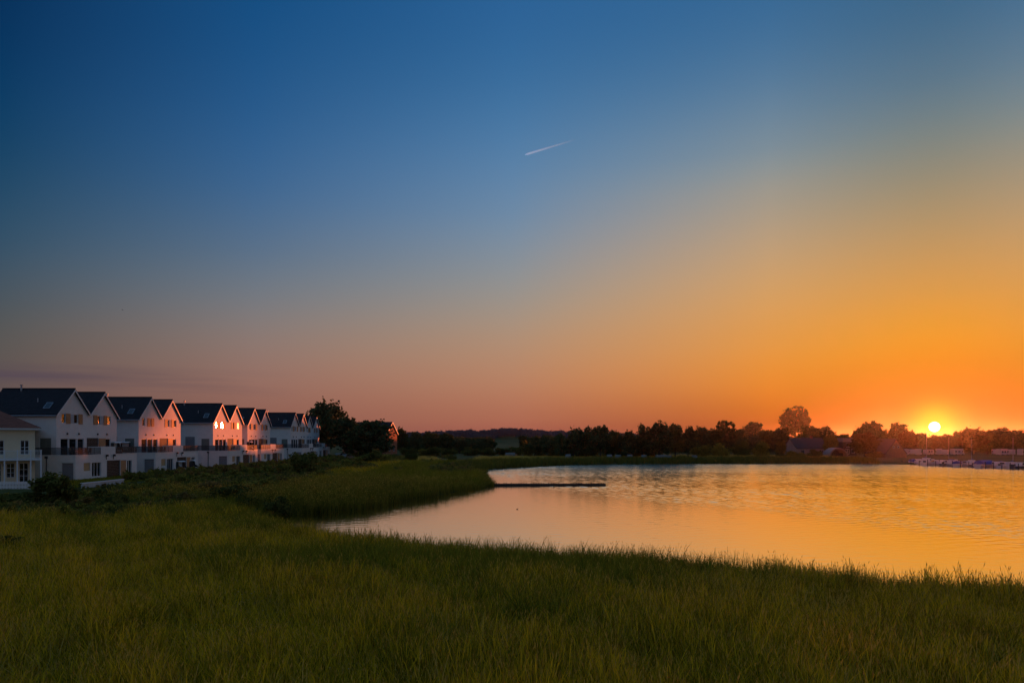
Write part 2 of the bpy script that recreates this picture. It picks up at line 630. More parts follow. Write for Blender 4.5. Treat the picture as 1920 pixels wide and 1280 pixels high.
def water_material():
    m = bpy.data.materials.new('lake_water')
    m.use_nodes = True
    nt = m.node_tree
    N, L = nt.nodes.new, nt.links.new
    b = nt.nodes['Principled BSDF']
    b.inputs['Base Color'].default_value = (1.0, 0.93, 0.73, 1)
    b.inputs['Metallic'].default_value = 1.0
    b.inputs['IOR'].default_value = 1.33
    g = N('ShaderNodeNewGeometry')
    sp = N('ShaderNodeSeparateXYZ')
    L(g.outputs['Position'], sp.inputs[0])

    def mth(op, a, b_=None, c_=None, clamp=False):
        n = N('ShaderNodeMath')
        n.operation = op
        n.use_clamp = clamp
        for i, v in enumerate((a, b_, c_)):
            if v is None:
                continue
            if isinstance(v, (int, float)):
                n.inputs[i].default_value = v
            else:
                L(v, n.inputs[i])
        return n.outputs[0]

    def noise(scale, vec=(1, 1, 1), detail=3, dist=0.0):
        vm = N('ShaderNodeVectorMath')
        vm.operation = 'MULTIPLY'
        L(g.outputs['Position'], vm.inputs[0])
        vm.inputs[1].default_value = vec
        n = N('ShaderNodeTexNoise')
        n.inputs['Scale'].default_value = scale
        n.inputs['Detail'].default_value = detail
        n.inputs['Distortion'].default_value = dist
        L(vm.outputs[0], n.inputs['Vector'])
        return n.outputs[0]

    w1 = noise(1.6, (0.6, 1.0, 1), 3, 0.3)
    w2 = noise(5.0, (0.8, 1.0, 1), 3, 0.2)
    bp = N('ShaderNodeBump')
    bp.inputs['Distance'].default_value = 0.06
    bp.inputs['Strength'].default_value = 0.22
    L(mth('ADD', mth('MULTIPLY', w1, 0.7), mth('MULTIPLY', w2, 0.3)), bp.inputs['Height'])
    L(bp.outputs[0], b.inputs['Normal'])
    far = mth('MULTIPLY', mth('SUBTRACT', sp.outputs[1], 80.0), 0.011, clamp=True)      # unresolved ripples widen the reflection far out
    L(mth('MULTIPLY_ADD', far, 0.15, 0.07), b.inputs['Roughness'])
    return m


# real waves: a breeze ruffles the outer lake, the lee of the reeds stays almost smooth
wr = np.concatenate([np.arange(20, 100, 0.2), np.arange(100, 216, 0.26)])
wa = np.linspace(R(-30), R(76), 660)
WR, WA = np.meshgrid(wr, wa, indexing='ij')
WX, WY = (WR * np.sin(WA)).ravel(), (WR * np.cos(WA)).ravel()
edge = 0.93 * WX + 0.37 * WY + 7.0 * wob(WX, WY, 17.0, 2) + 3.0 * wob(WX, WY, 6.0, 4)
wind = sstep((edge - 34.0) / 13.0)
streak = 0.75 + 0.35 * wob(WX, WY * 2.5, 11.0, 6)
wrs = np.random.default_rng(77)
WZ = np.zeros(WX.size)
NW = 40
for k in range(NW):
    lam = np.geomspace(0.48, 1.35, NW)[k]
    dirw = R(90) + wrs.normal() * 0.85          # crests lie roughly across the view
    kk = 2 * math.pi / lam
    ph = wrs.uniform(0, 6.283)
    slope = R(0.68) * np.where(lam < 0.9, 1.0, 0.8)
    WZ += slope / kk * np.sin(kk * (WX * math.cos(dirw) + WY * math.sin(dirw)) + ph + 0.6 * wob(WX, WY, 5.0, k))
WZ *= 0.28 + 1.85 * wind * streak * (1 + 0.35 * sstep((WY - 105) / 60))
WV = np.stack([WX, WY, WZ], 1)
n0, n1 = len(wr), len(wa)
a_, b_ = np.meshgrid(np.arange(n0 - 1), np.arange(n1 - 1), indexing='ij')
WQ = np.stack([a_ * n1 + b_, a_ * n1 + b_ + 1, (a_ + 1) * n1 + b_ + 1, (a_ + 1) * n1 + b_], -1).reshape(-1, 4)
keepq = shore_dist(WV[WQ[:, 0], :2]) < 3.0
WQ = WQ[keepq][:, ::-1]
usedv = np.unique(WQ)
remap = np.zeros(len(WV), np.int64)
remap[usedv] = np.arange(len(usedv))
WV, WQ = WV[usedv], remap[WQ]
print('water', len(WQ))
water = link('water', npmesh('water', WV, WQ, [water_material()], True))
tag(water, kind='structure')

# ------------------------------------------------------------------ foliage meshes


def leaf_quads(C, size, up=0.35, aspect=1.6):
    """one folded leaf spray (two triangles' worth of quad) at every centre, turned every way"""
    n = len(C)
    d = rng.normal(size=(n, 3))
    d /= np.linalg.norm(d, axis=1)[:, None]
    e = rng.normal(size=(n, 3))
    e -= (e * d).sum(1)[:, None] * d
    e /= np.linalg.norm(e, axis=1)[:, None]
    s = size * rng.uniform(0.6, 1.35, n)[:, None]
    a, b = d * s * aspect * 0.5, e * s * 0.5
    V = np.stack([C - a, C + b * 0.9, C + a, C - b * 0.9], 1).reshape(-1, 3)
    Q = np.arange(4 * n).reshape(-1, 4)
    return V, Q


def crown_points(lobes, n, shell=0.55):
    """points in and near the skin of a set of (centre, radii) lobes, in clumps"""
    L = len(lobes)
    vol = np.array([r[0] * r[1] * r[2] for _, r in lobes]) ** (2 / 3)
    vol /= vol.sum()
    pts = []
    for (cn, r), f in zip(lobes, vol):
        k = max(6, int(n * f))
        nc = max(8, k // 11)
        u = rng.normal(size=(nc, 3))
        u /= np.linalg.norm(u, axis=1)[:, None]
        rad_ = rng.uniform(shell, 1.0, nc)[:, None]
        cc = np.array(cn) + u * rad_ * np.array(r)
        w = rng.integers(0, nc, k)
        pts.append(cc[w] + rng.normal(size=(k, 3)) * np.array(r) * 0.17)
    return np.concatenate(pts)


def make_tree_meshes(kind, seed):
    """a unit tree: 1 high, crown about 0.8 across; returns trunk mesh and crown mesh"""
    global rng
    rng = np.random.default_rng(seed)
    rs = random.Random(seed)
    lobes = []
    limbs = []
    if kind == 'round':
        n, size, sh = 5200, 0.044, 0.4
        for k in range(22):
            t = rs.uniform(0, 6.283)
            zz = rs.uniform(0.24, 0.86)
            rr_ = 0.29 * math.sqrt(max(0.04, 1 - ((zz - 0.50) / 0.40) ** 2)) * rs.uniform(0.75, 1.1)
            lobes.append(((math.cos(t) * rr_, math.sin(t) * rr_, zz), (rs.uniform(.11, .16), rs.uniform(.11, .16), rs.uniform(.09, .14))))
        lobes.append(((0, 0, 0.5), (0.30, 0.30, 0.38)))
        lobes.append(((0.03, -0.02, 0.76), (0.20, 0.20, 0.18)))
        trunk_r, fork = 0.028, 0.25
    elif kind == 'airy':
        n, size, sh = 5600, 0.037, 0.2
        while len(lobes) < 60:
            q = [rs.uniform(-1, 1) for _ in range(3)]
            if sum(v * v for v in q) < 1:
                lobes.append(((q[0] * .35, q[1] * .35, .62 + q[2] * .29), (rs.uniform(.06, .10), rs.uniform(.06, .10), rs.uniform(.045, .08))))
        trunk_r, fork = 0.026, 0.26
    elif kind == 'giant':
        n, size, sh = 9500, 0.030, 0.2
        while len(lobes) < 170:
            q = [rs.uniform(-1, 1) for _ in range(3)]
            if sum(v * v for v in q) < 1:
                lobes.append(((q[0] * .38, q[1] * .38, .58 + q[2] * .35), (rs.uniform(.05, .08), rs.uniform(.05, .08), rs.uniform(.035, .055))))
        trunk_r, fork = 0.022, 0.34
    elif kind == 'tall':
        n, size, sh = 4200, 0.042, 0.4
        for k in range(13):
            t = rs.uniform(0, 6.283)
            zz = rs.uniform(0.16, 0.88)
            rr_ = 0.17 * (1.1 - 0.7 * abs(zz - 0.42)) * rs.uniform(0.6, 1.1)
            lobes.append(((math.cos(t) * rr_, math.sin(t) * rr_, zz), (rs.uniform(.09, .15), rs.uniform(.09, .15), rs.uniform(.10, .16))))
        lobes.append(((0, 0, 0.42), (0.2, 0.2, 0.34)))
        trunk_r, fork = 0.024, 0.18
    else:   # bush, stands on the ground on several stems
        n, size, sh = 3600, 0.055, 0.4
        for k in range(10):
            t = rs.uniform(0, 6.283)
            zz = rs.uniform(0.16, 0.75)
            rr_ = 0.34 * math.sqrt(max(0.1, 1 - ((zz - 0.3) / 0.62) ** 2)) * rs.uniform(0.6, 1.1)
            lobes.append(((math.cos(t) * rr_, math.sin(t) * rr_, zz), (rs.uniform(.14, .22), rs.uniform(.14, .22), rs.uniform(.14, .24))))
        lobes.append(((0, 0, 0.32), (0.36, 0.36, 0.34)))
        trunk_r, fork = 0.018, 0.08
    P = crown_points(lobes, n, sh)
    P = P[P[:, 2] > 0.015]
    V, Q = leaf_quads(P, size)
    crown = (V, Q)
    mb = MB()
    if kind == 'bush':
        for k in range(5):
            t = k * 1.256 + rs.uniform(-.3, .3)
            mb.tube((0.05 * math.cos(t), 0.05 * math.sin(t), -0.03), (0.22 * math.cos(t), 0.22 * math.sin(t), 0.5), trunk_r, trunk_r * .35, 6)
    else:
        mb.tube((0, 0, -0.03), (0.006, 0.004, fork), trunk_r * 1.25, trunk_r * .85, 8)
        mb.tube((0.006, 0.004, fork), (0.0, 0.0, 0.72), trunk_r * .85, trunk_r * .25, 7)
        for cn, r in lobes[:9]:
            z0 = max(fork * .9, min(cn[2] - .12, fork + rs.uniform(0, .25)))
            mb.tube((0.004, 0.004, z0), (cn[0] * .9, cn[1] * .9, cn[2]), trunk_r * .45, trunk_r * .12, 5)
    return mb, crown


TREE = {}
for kind, cnt in (('round', 5), ('airy', 3), ('tall', 4), ('bush', 5), ('giant', 1)):
    for k in range(cnt):
        mb, (V, Q) = make_tree_meshes(kind, 100 + 13 * k + len(kind) * 7)
        TREE[kind, k] = (mb.mesh('trunk', M['bark']), V, Q, {})


def crown_mesh(kind, k, leaf):
    t = TREE[kind, k]
    if leaf not in t[3]:
        t[3][leaf] = npmesh('crown', t[1], t[2], [M[leaf]])
    return t[3][leaf]


NV = {'giant': 1, 'round': 5, 'airy': 3, 'tall': 4, 'bush': 5}
CW = {'giant': 0.92, 'round': 0.84, 'airy': 0.86, 'tall': 0.60, 'bush': 1.1}
tree_no = 0


def tree(px, top, w, Y, kind, leaf, label, name=None, group=None, zb=None):
    """a tree whose crown reaches the row `top` and is `w` photograph pixels wide, standing Y metres off"""
    global tree_no
    tree_no += 1
    X = (px - 960) / F * Y
    z0 = h1(X, Y) if zb is None else zb
    zt = CAM_Z - (top - HOR) / F * Y
    hgt = (zt - z0) * {'bush': 1.12, 'round': 1.07, 'tall': 1.07}.get(kind, 1.05)
    wid = w / F * Y
    rs = random.Random(tree_no)
    k = tree_no % NV[kind]
    nm = name or ('bush' if kind == 'bush' else 'tree')
    o = empty(nm, (X, Y, z0), rs.uniform(0, 6.28), label, 'bush' if nm != 'tree' and kind == 'bush' else 'tree', group)
    sx = wid / CW[kind]
    o.scale = (sx, sx, hgt)
    link('trunk' if kind != 'bush' else 'stems', TREE[kind, k][0], o)
    link('crown' if kind != 'bush' else 'foliage', crown_mesh(kind, k, leaf), o)
    return o


# ------------------------------------------------------------------ scattered cover (geometry nodes, one object per kind of cover)


def scatter(name, label, cat, protos, P, rot, scl, idx, kind='stuff'):
    me = bpy.data.meshes.new(name)
    me.vertices.add(len(P))
    me.vertices.foreach_set('co', np.asarray(P, np.float32).ravel())
    a = me.attributes.new('rot', 'FLOAT_VECTOR', 'POINT')
    a.data.foreach_set('vector', np.asarray(rot, np.float32).ravel())
    a = me.attributes.new('scl', 'FLOAT_VECTOR', 'POINT')
    a.data.foreach_set('vector', np.asarray(scl, np.float32).ravel())
    a = me.attributes.new('idx', 'INT', 'POINT')
    a.data.foreach_set('value', np.asarray(idx, np.int32))
    o = link(name, me)
    tag(o, label, cat, None, kind)
    ng = bpy.data.node_groups.new(name + '_scatter', 'GeometryNodeTree')
    ng.interface.new_socket('Geometry', in_out='INPUT', socket_type='NodeSocketGeometry')
    ng.interface.new_socket('Geometry', in_out='OUTPUT', socket_type='NodeSocketGeometry')
    N, L = ng.nodes.new, ng.links.new
    gi, go = N('NodeGroupInput'), N('NodeGroupOutput')
    mp_ = N('GeometryNodeMeshToPoints')
    L(gi.outputs[0], mp_.inputs['Mesh'])
    j = N('GeometryNodeJoinGeometry')
    for pm in reversed(protos):
        po = bpy.data.objects.new(pm.name + '_source', pm)
        oi = N('GeometryNodeObjectInfo')
        oi.inputs['Object'].default_value = po
        oi.inputs['As Instance'].default_value = True
        L(oi.outputs['Geometry'], j.inputs[0])
    ip = N('GeometryNodeInstanceOnPoints')
    L(mp_.outputs[0], ip.inputs['Points'])
    L(j.outputs[0], ip.inputs['Instance'])
    ip.inputs['Pick Instance'].default_value = True

    def attr(nm, ty):
        n = N('GeometryNodeInputNamedAttribute')
        n.data_type = ty
        n.inputs['Name'].default_value = nm
        return [s for s in n.outputs if s.enabled and s.name == 'Attribute'][0]
    L(attr('idx', 'INT'), ip.inputs['Instance Index'])
    L(attr('rot', 'FLOAT_VECTOR'), ip.inputs['Rotation'])
    L(attr('scl', 'FLOAT_VECTOR'), ip.inputs['Scale'])
    L(ip.outputs[0], go.inputs[0])
    md = o.modifiers.new('scatter', 'NODES')
    md.node_group = ng
    return o


def blade_clump(name, n, spread, h, w, lean, mats, seed, heads=0.0, head_len=0.14, head_w=0.02):
    """a clump of curved tapering blades, some ending in a seed head"""
    rs = np.random.default_rng(seed)
    V, Qm, mi = [], [], []
    T = np.array([0.0, 0.45, 0.8, 1.0])
    WD = np.array([1.0, 0.85, 0.55, 0.08])
    for k in range(n):
        bx, by = rs.normal(size=2) * spread
        az = rs.uniform(0, 6.283)
        H = h * rs.uniform(0.55, 1.12)
        ln = lean * rs.uniform(0.2, 1.4) * H
        ta = rs.uniform(0, 6.283)
        ww = w * rs.uniform(0.7, 1.3)
        i0 = len(V)
        for t, q in zip(T, WD):
            cx = bx + math.cos(az) * ln * t ** 2
            cy = by + math.sin(az) * ln * t ** 2
            cz = H * (t - 0.12 * t ** 3)
            ox, oy = math.cos(ta) * ww * q * .5, math.sin(ta) * ww * q * .5
            V += [(cx - ox, cy - oy, cz), (cx + ox, cy + oy, cz)]
        for s in range(3):
            Qm.append((i0 + 2 * s, i0 + 2 * s + 1, i0 + 2 * s + 3, i0 + 2 * s + 2))
            mi.append(0)
        if rs.uniform() < heads:
            tip = np.array([bx + math.cos(az) * ln, by + math.sin(az) * ln, H * 0.86])
            dr = np.array([math.cos(az) * 0.4, math.sin(az) * 0.4, 1.0])
            dr /= np.linalg.norm(dr)
            for q in range(2):
                sd = np.array([math.cos(ta + q * 1.57), math.sin(ta + q * 1.57), 0]) * head_w * .5
                i0 = len(V)
                m_ = tip + dr * head_len * .45
                V += [tuple(tip), tuple(m_ + sd), tuple(tip + dr * head_len), tuple(m_ - sd)]
                Qm.append((i0, i0 + 1, i0 + 2, i0 + 3))
                mi.append(1)
    return npmesh(name, np.array(V), np.array(Qm), [M[m_] for m_ in mats], False, mi)


def spread_points(n_try, y0, y1, dens, keep, seed):
    """random ground points in the field of view, `dens(Y)` per square metre, kept where keep(P, shore distance) says so"""
    rs = np.random.default_rng(seed)
    out = []
    edges = np.geomspace(y0, y1, 24)
    for a, b in zip(edges[:-1], edges[1:]):
        mid = (a + b) / 2
        xh = 0.80 * b + 5
        n = int(2 * xh * (b - a) * dens(mid))
        out.append(np.stack([rs.uniform(-xh, xh, n), rs.uniform(a, b, n)], 1))
    P = np.concatenate(out)
    s = shore_dist(P)
    k = keep(P, s, rs)
    return P[k], s[k]


def zfill(P):
    return np.concatenate([P, height(P)[:, None]], 1)


def rs_attr(n, seed, base, jitter=0.25, tilt=0.08):
    rs = np.random.default_rng(seed)
    rot = np.stack([rs.normal(size=n) * tilt, rs.normal(size=n) * tilt, rs.uniform(0, 6.283, n)], 1)
    s = base * rs.uniform(1 - jitter, 1 + jitter, n)
    scl = np.stack([s, s, s * rs.uniform(0.85, 1.2, n)], 1)
    return rot, scl


HOUSE_X = -43.5   # gardens and houses lie to the left of this


def not_built(P):
    return ~((P[:, 0] < np.where(P[:, 1] < 80, HOUSE_X, -46.5)) & (P[:, 1] > 66) & (P[:, 1] < 215))


def scrub_zone(P):
    """the rough slope below the gardens, where weeds and low bushes crowd out the grass"""
    x, y = P[:, 0], P[:, 1]
    e = -29.5 + 3.0 * wob(x, y, 8, 1) + 1.5 * wob(x, y, 3, 4) - 0.06 * (y - 60)
    strip = (x < e + 3.5) & (y > 46 + 2.5 * wob(x, y, 7, 2))
    drift = (x < -19) & (y > 55) & (wob(x, y, 6, 6) > 0.35)
    heath = np.hypot((x + 11) / 5.5, (y - 138) / 22) < 1 + 0.2 * wob(x, y, 3, 1)
    return strip | drift | heath


def dark_patch(P):
    """where taller, darker sedge takes over from the meadow"""
    x, y = P[:, 0], P[:, 1]
    f = 0.55 * wob(x, y, 7.0, 3) + 0.45 * wob(x, y, 2.6, 5)
    band_ = np.exp(-((y - 30.5 + 0.10 * (x + 6) + 0.8 * wob(x, y, 4, 1)) / 2.2) ** 2) * sstep((x + 17) / 5) * sstep((8 - x) / 6)
    return f * 0.62 + 1.1 * band_ + 0.25 * sstep((-8 - x) / 14) * (y < 60)


# meadow grass
mead = [blade_clump('meadow_tuft', 25, 0.19, 1.02, 0.027, 0.30, ['meadow', 'seed'], 11 + k, heads=0.16 + 0.1 * (k % 2)) for k in range(4)]
mead.append(blade_clump('meadow_tuft', 20, 0.2, 0.95, 0.022, 0.35, ['straw', 'seed'], 40, heads=0.5))

mead.append(blade_clump('meadow_tuft', 24, 0.22, 0.75, 0.017, 0.5, ['meadow', 'flower'], 47, heads=0.3, head_len=0.035, head_w=0.035))


def dens_meadow(y):
    return 15.0 * min(1.0, (26.0 / y) ** 1.25)


P, s = spread_points(0, 11, 175, dens_meadow, lambda P, s, rs: (s > 0.5) & not_built(P) & ~scrub_zone(P) & ~((P[:, 1] > 57) & (s < 19)) & ((P[:, 1] < 120) | (P[:, 0] < 0)) & (dark_patch(P) < rs.uniform(0.25, 0.75, len(P))), 1)
n = len(P)
rot, scl = rs_attr(n, 2, 1.0)
grow = np.clip((P[:, 1] / 26.0) ** 0.45, 1, 1.9)[:, None]
scl[:, :2] *= grow
scl[:, 2] *= 0.92 + 0.24 * wob(P[:, 0], P[:, 1], 1.3, 3) + 0.18 * wob(P[:, 0], P[:, 1], 4.5, 9)
rs = np.random.default_rng(3)
idx = np.where(rs.uniform(size=n) < 0.15 + 0.2 * (wob(P[:, 0], P[:, 1], 5, 8) > 0.4), 4, rs.integers(0, 4, n))
idx = np.where((P[:, 0] < -1) & (P[:, 1] < 27) & (wob(P[:, 0], P[:, 1], 2.4, 7) > 0.35) & (rs.uniform(size=n) < 0.22), 5, idx)
scatter('meadow_grass', 'tall yellow green meadow grass covering the near shore', 'grass', mead, zfill(P), rot, scl, idx)
print('meadow', n)

lawn = [blade_clump('lawn_tuft', 26, 0.22, 0.16, 0.02, 0.5, ['sedge', 'seed'], 140 + k) for k in range(2)]
P, s = spread_points(0, 66, 200, lambda y: 5.0, lambda P, s, rs: (P[:, 0] < -43.9) & (P[:, 0] > -53.0) & (P[:, 1] > 69), 141)
n = len(P)
rot, scl = rs_attr(n, 142, 1.1)
scatter('lawn_grass', 'short lawn in the gardens of the white houses', 'grass', lawn, zfill(P), rot, scl, np.random.default_rng(143).integers(0, 2, n))

# darker sedge and weeds in drifts
sed = [blade_clump('sedge_tuft', 32, 0.2, 1.15, 0.026, 0.38, ['sedge', 'seed'], 60 + k, heads=0.08) for k in range(3)]
P, s = spread_points(0, 11, 175, lambda y: 11.0 * min(1, (26 / y) ** 1.25), lambda P, s, rs: (s > 0.4) & not_built(P) & ~scrub_zone(P) & ((P[:, 1] < 120) | (P[:, 0] < 0)) & ((dark_patch(P) > rs.uniform(0.15, 0.6, len(P))) | ((P[:, 1] > 57) & (s < 19) & (rs.uniform(size=len(P)) < 0.6))), 5)
n = len(P)
rot, scl = rs_attr(n, 6, 1.0)
grow = np.clip((P[:, 1] / 26.0) ** 0.45, 1, 1.9)[:, None]
scl[:, :2] *= grow
scatter('sedge_grass', 'dark green sedge growing in drifts through the meadow', 'grass', sed, zfill(P), rot, scl, np.random.default_rng(8).integers(0, 3, n))
print('sedge', n)

# reeds along the near waterline and all over the low spit
ree = [blade_clump('shore_sedge_tuft', 22, 0.22, 1.75, 0.026, 0.22, ['sedge', 'seed'], 180 + k, heads=0.3, head_len=0.15, head_w=0.03) for k in range(4)]
ree += [blade_clump('reed_tuft', 20, 0.22, 1.75, 0.028, 0.20, ['reed', 'seed'], 80 + k, heads=0.3, head_len=0.17, head_w=0.032) for k in range(4)]


def reed_keep(P, s, rs):
    x, y = P[:, 0], P[:, 1]
    near = (y < 60) & (s > -0.5) & (s < 2.6 + 1.4 * wob(x, y, 4, 2)) & (x > -9.5)
    spit = (y > 57.5) & (y < 150) & (s > -0.9) & (x > -36) & (s < 17 + 4 * wob(x, y, 6, 1))
    return (near & (rs.uniform(size=len(P)) < 0.7)) | spit


P, s = spread_points(0, 18, 150, lambda y: 7.0 * min(1, (30 / y) ** 0.9), reed_keep, 12)
n = len(P)
rot, scl = rs_attr(n, 13, 1.0, 0.2, 0.05)
nearm = P[:, 1] < 60
scl[nearm] *= 0.72
scl[~nearm] *= np.array([1.5, 1.5, 0.80])
scl[:, 2] *= np.where(P[:, 1] > 80, 1 - 0.42 * sstep((P[:, 1] - 80) / 25), 1.0)
scatter('reeds', 'green brown reeds lining the water and covering the low spit', 'reeds', ree, zfill(np.where(True, P, P)), rot, scl, np.random.default_rng(14).integers(0, 4, n) + np.where(nearm, 0, 4))
print('reeds', n)

# far bank: reed fringe and dry grass behind it
fr = [blade_clump('bank_reed_tuft', 30, 0.45, 1.5, 0.06, 0.2, ['bank_reed', 'bank_reed'], 90 + k) for k in range(3)]
P, s = spread_points(0, 140, 232, lambda y: 1.3, lambda P, s, rs: (s > -0.6) & (s < 11 + 3 * wob(P[:, 0], P[:, 1], 9, 1)) & (P[:, 0] > -12) & (P[:, 0] < 103), 21)
n = len(P)
rot, scl = rs_attr(n, 22, 0.85, 0.25, 0.05)
scatter('bank_reeds', 'dark reed fringe along the far bank of the lake', 'reeds', fr, zfill(P), rot, scl, np.random.default_rng(23).integers(0, 3, n))
fs = [blade_clump('bank_grass_tuft', 30, 0.5, 0.7, 0.06, 0.3, ['straw', 'seed'], 95 + k, heads=0.2) for k in range(3)]


def dry_keep(P, s, rs):
    x, y = P[:, 0], P[:, 1]
    bank = (y > 160) & (s > 8) & (s < 34) & (x > -10) & (x < 100)
    dune = (np.hypot((x + 28) / 7.0, (y - 182) / 30.0) < 1.0 + 0.15 * wob(x, y, 4, 1))
    return bank | dune


P, s = spread_points(0, 120, 245, lambda y: 1.0, dry_keep, 24)
n = len(P)
rot, scl = rs_attr(n, 25, 1.0, 0.25, 0.08)
scatter('bank_grass', 'pale dry grass strip along the top of the far bank', 'grass', fs, zfill(P), rot, scl, np.random.default_rng(26).integers(0, 3, n))

# weeds and low scrub between the meadow and the gardens
weed = []
for k in range(4):
    rng = np.random.default_rng(300 + k)
    C = crown_points([((rng.normal() * .2, rng.normal() * .2, .35 + .1 * q), (.4, .4, .38)) for q in range(4)], 420, 0.3)
    C = C[C[:, 2] > 0]
    V, Q = leaf_quads(C, 0.13)
    weed.append(npmesh('weed_clump', V, Q, [M[('weed_green', 'bush_dark', 'weed_brown', 'bush_green')[k]]]))


def weed_keep(P, s, rs):
    return (s > 2) & not_built(P) & (P[:, 0] > -60) & scrub_zone(P) & (P[:, 1] < 212)


P, s = spread_points(0, 40, 215, lambda y: 2.6 if y < 90 else 1.6, weed_keep, 31)
n = len(P)
rot, scl = rs_attr(n, 32, 0.80, 0.45, 0.1)
scl *= np.where((P[:, 0] < -41.5) & (P[:, 1] > 60) & (P[:, 1] < 82), 0.35, 1.0)[:, None]
scatter('scrub_undergrowth', 'low leafy scrub between the meadow and the gardens', 'undergrowth', weed, zfill(P), rot, scl, np.random.default_rng(33).integers(0, 4, n))
print('weeds', n)

# wood that closes the view behind the far bank, and the wooded rise
wood = [crown_mesh('round', 0, 'leaf_dark'), crown_mesh('round', 1, 'leaf_mid'), crown_mesh('round', 2, 'leaf_dark'), crown_mesh('tall', 0, 'leaf_dark')]
rs = np.random.default_rng(50)
pts, scl = [], []
for px in np.arange(735, 2010, 6.5):
    for row in range(3):
        Y = rs.uniform(292, 320) + row * 24
        p_ = px + rs.uniform(-5, 5)
        top = 818 + rs.normal() * 2.5
        if p_ < 1062:
            top = 819 + rs.normal() * 2
            if 925 < p_ < 985:
                continue
        if 1195 < p_ < 1290:
            top = 819
        X = (p_ - 960) / F * Y
        z0 = h1(X, Y)
        H = max(3.0, CAM_Z - (top - HOR) / F * Y - z0)
        pts.append((X, Y, z0 - 0.3 * H * 0.1))
        w_ = rs.uniform(7, 11)
        scl.append((w_, w_, H))
n = len(pts)
scatter('background_wood', 'dark unbroken wood behind the trees of the far bank', 'wood', wood, pts, np.stack([np.zeros(n), np.zeros(n), rs.uniform(0, 6.28, n)], 1), scl, rs.integers(0, 4, n))
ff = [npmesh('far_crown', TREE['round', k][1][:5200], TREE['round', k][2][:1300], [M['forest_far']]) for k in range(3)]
X = rs.uniform(-190, 210, 1500)
Y = rs.uniform(620, 800, 1500)
keepf = ~((np.abs(X + 3) < 14) & (Y < 650))
X, Y = X[keepf], Y[keepf]
P = np.stack([X, Y], 1)
n = len(P)
sc_ = rs.uniform(6.5, 9.5, n)
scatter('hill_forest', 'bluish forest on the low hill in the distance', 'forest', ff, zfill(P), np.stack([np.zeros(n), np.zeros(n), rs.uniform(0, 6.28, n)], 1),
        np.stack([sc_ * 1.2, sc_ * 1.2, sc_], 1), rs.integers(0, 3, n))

# ------------------------------------------------------------------ the white houses


def holes_wall(mb, frame, w0, w1, z0, z1, holes, depth=0.14):
    """a flat wall with real openings; frame(w, z, d) gives the point at d metres behind the face"""
    ws = sorted({w0, w1, *[h[0] for h in holes], *[h[1] for h in holes]})
    zs = sorted({z0, z1, *[h[2] for h in holes], *[h[3] for h in holes]})
    for a, b in zip(ws[:-1], ws[1:]):
        for c_, d in zip(zs[:-1], zs[1:]):
            if any(h[0] <= (a + b) / 2 <= h[1] and h[2] <= (c_ + d) / 2 <= h[3] for h in holes):
                continue
            mb.quad(frame(a, c_, 0), frame(b, c_, 0), frame(b, d, 0), frame(a, d, 0))
    for a, b, c_, d in [h[:4] for h in holes]:
        for (p, q), (r_, t) in (((a, c_), (b, c_)), ((b, c_), (b, d)), ((b, d), (a, d)), ((a, d), (a, c_))):
            mb.quad(frame(p, q, 0), frame(r_, t, 0), frame(r_, t, depth), frame(p, q, depth))


def fbox(mb, fr_, a, b, c_, d, d0, d1):
    """a box on a wall: w a..b, z c..d, depth d0..d1 (negative stands proud)"""
    p = [fr_(a, c_, d0), fr_(b, c_, d0), fr_(b, d, d0), fr_(a, d, d0), fr_(a, c_, d1), fr_(b, c_, d1), fr_(b, d, d1), fr_(a, d, d1)]
    i = len(mb.v)
    mb.v += [tuple(q) for q in p]
    for q in ((0, 1, 2, 3), (7, 6, 5, 4), (0, 4, 5, 1), (1, 5, 6, 2), (2, 6, 7, 3), (3, 7, 4, 0)):
        mb.f.append(tuple(i + k for k in q))


def window(parent, fr_, a, b, c_, d, mull=1, rail=0, fmat='white_trim', name='window', depth=0.10):
    mb = MB()
    t = 0.055
    fbox(mb, fr_, a, b, c_, c_ + t, depth - .03, depth + .04)
    fbox(mb, fr_, a, b, d - t, d, depth - .03, depth + .04)
    fbox(mb, fr_, a, a + t, c_ + t, d - t, depth - .03, depth + .04)
    fbox(mb, fr_, b - t, b, c_ + t, d - t, depth - .03, depth + .04)
    for k in range(1, mull):
        m_ = a + (b - a) * k / mull
        fbox(mb, fr_, m_ - t * .6, m_ + t * .6, c_ + t, d - t, depth - .028, depth + .04)
    for k in range(1, rail + 1):
        m_ = c_ + (d - c_) * k / (rail + 1)
        fbox(mb, fr_, a + t, b - t, m_ - .02, m_ + .02, depth - .025, depth + .035)
    w_ = mb.build(name, M[fmat], parent)
    n_ = max(1, mull)
    for k in range(n_):
        pa, pb = a + (b - a) * k / n_, a + (b - a) * (k + 1) / n_
        g = MB()
        g.quad(fr_(pa + .02, c_ + .02, depth + .01), fr_(pb - .02, c_ + .02, depth + .01), fr_(pb - .02, d - .02, depth + .01), fr_(pa + .02, d - .02, depth + .01))
        g.build('pane', M['glass'], w_)
    return w_


W, DEP, EAV, RID = 12.8, 8.7, 8.15, 11.2          # row width, depth, eaves and ridge above the garden
EX, EV0, EV1, TZ = 3.3, -1.5, 12.0, 2.9           # garden storey: how far it reaches forward, along the row, terrace level
GROUND = 1.75
front = lambda w, z, d: (-d, w, z)                # gable front, looks along +x
sidef = lambda w, z, d: (w, d, z)                 # side wall, looks along -y
extf = lambda w, z, d: (EX - d, w, z)
exts = lambda w, z, d: (w, EV0 + d, z)


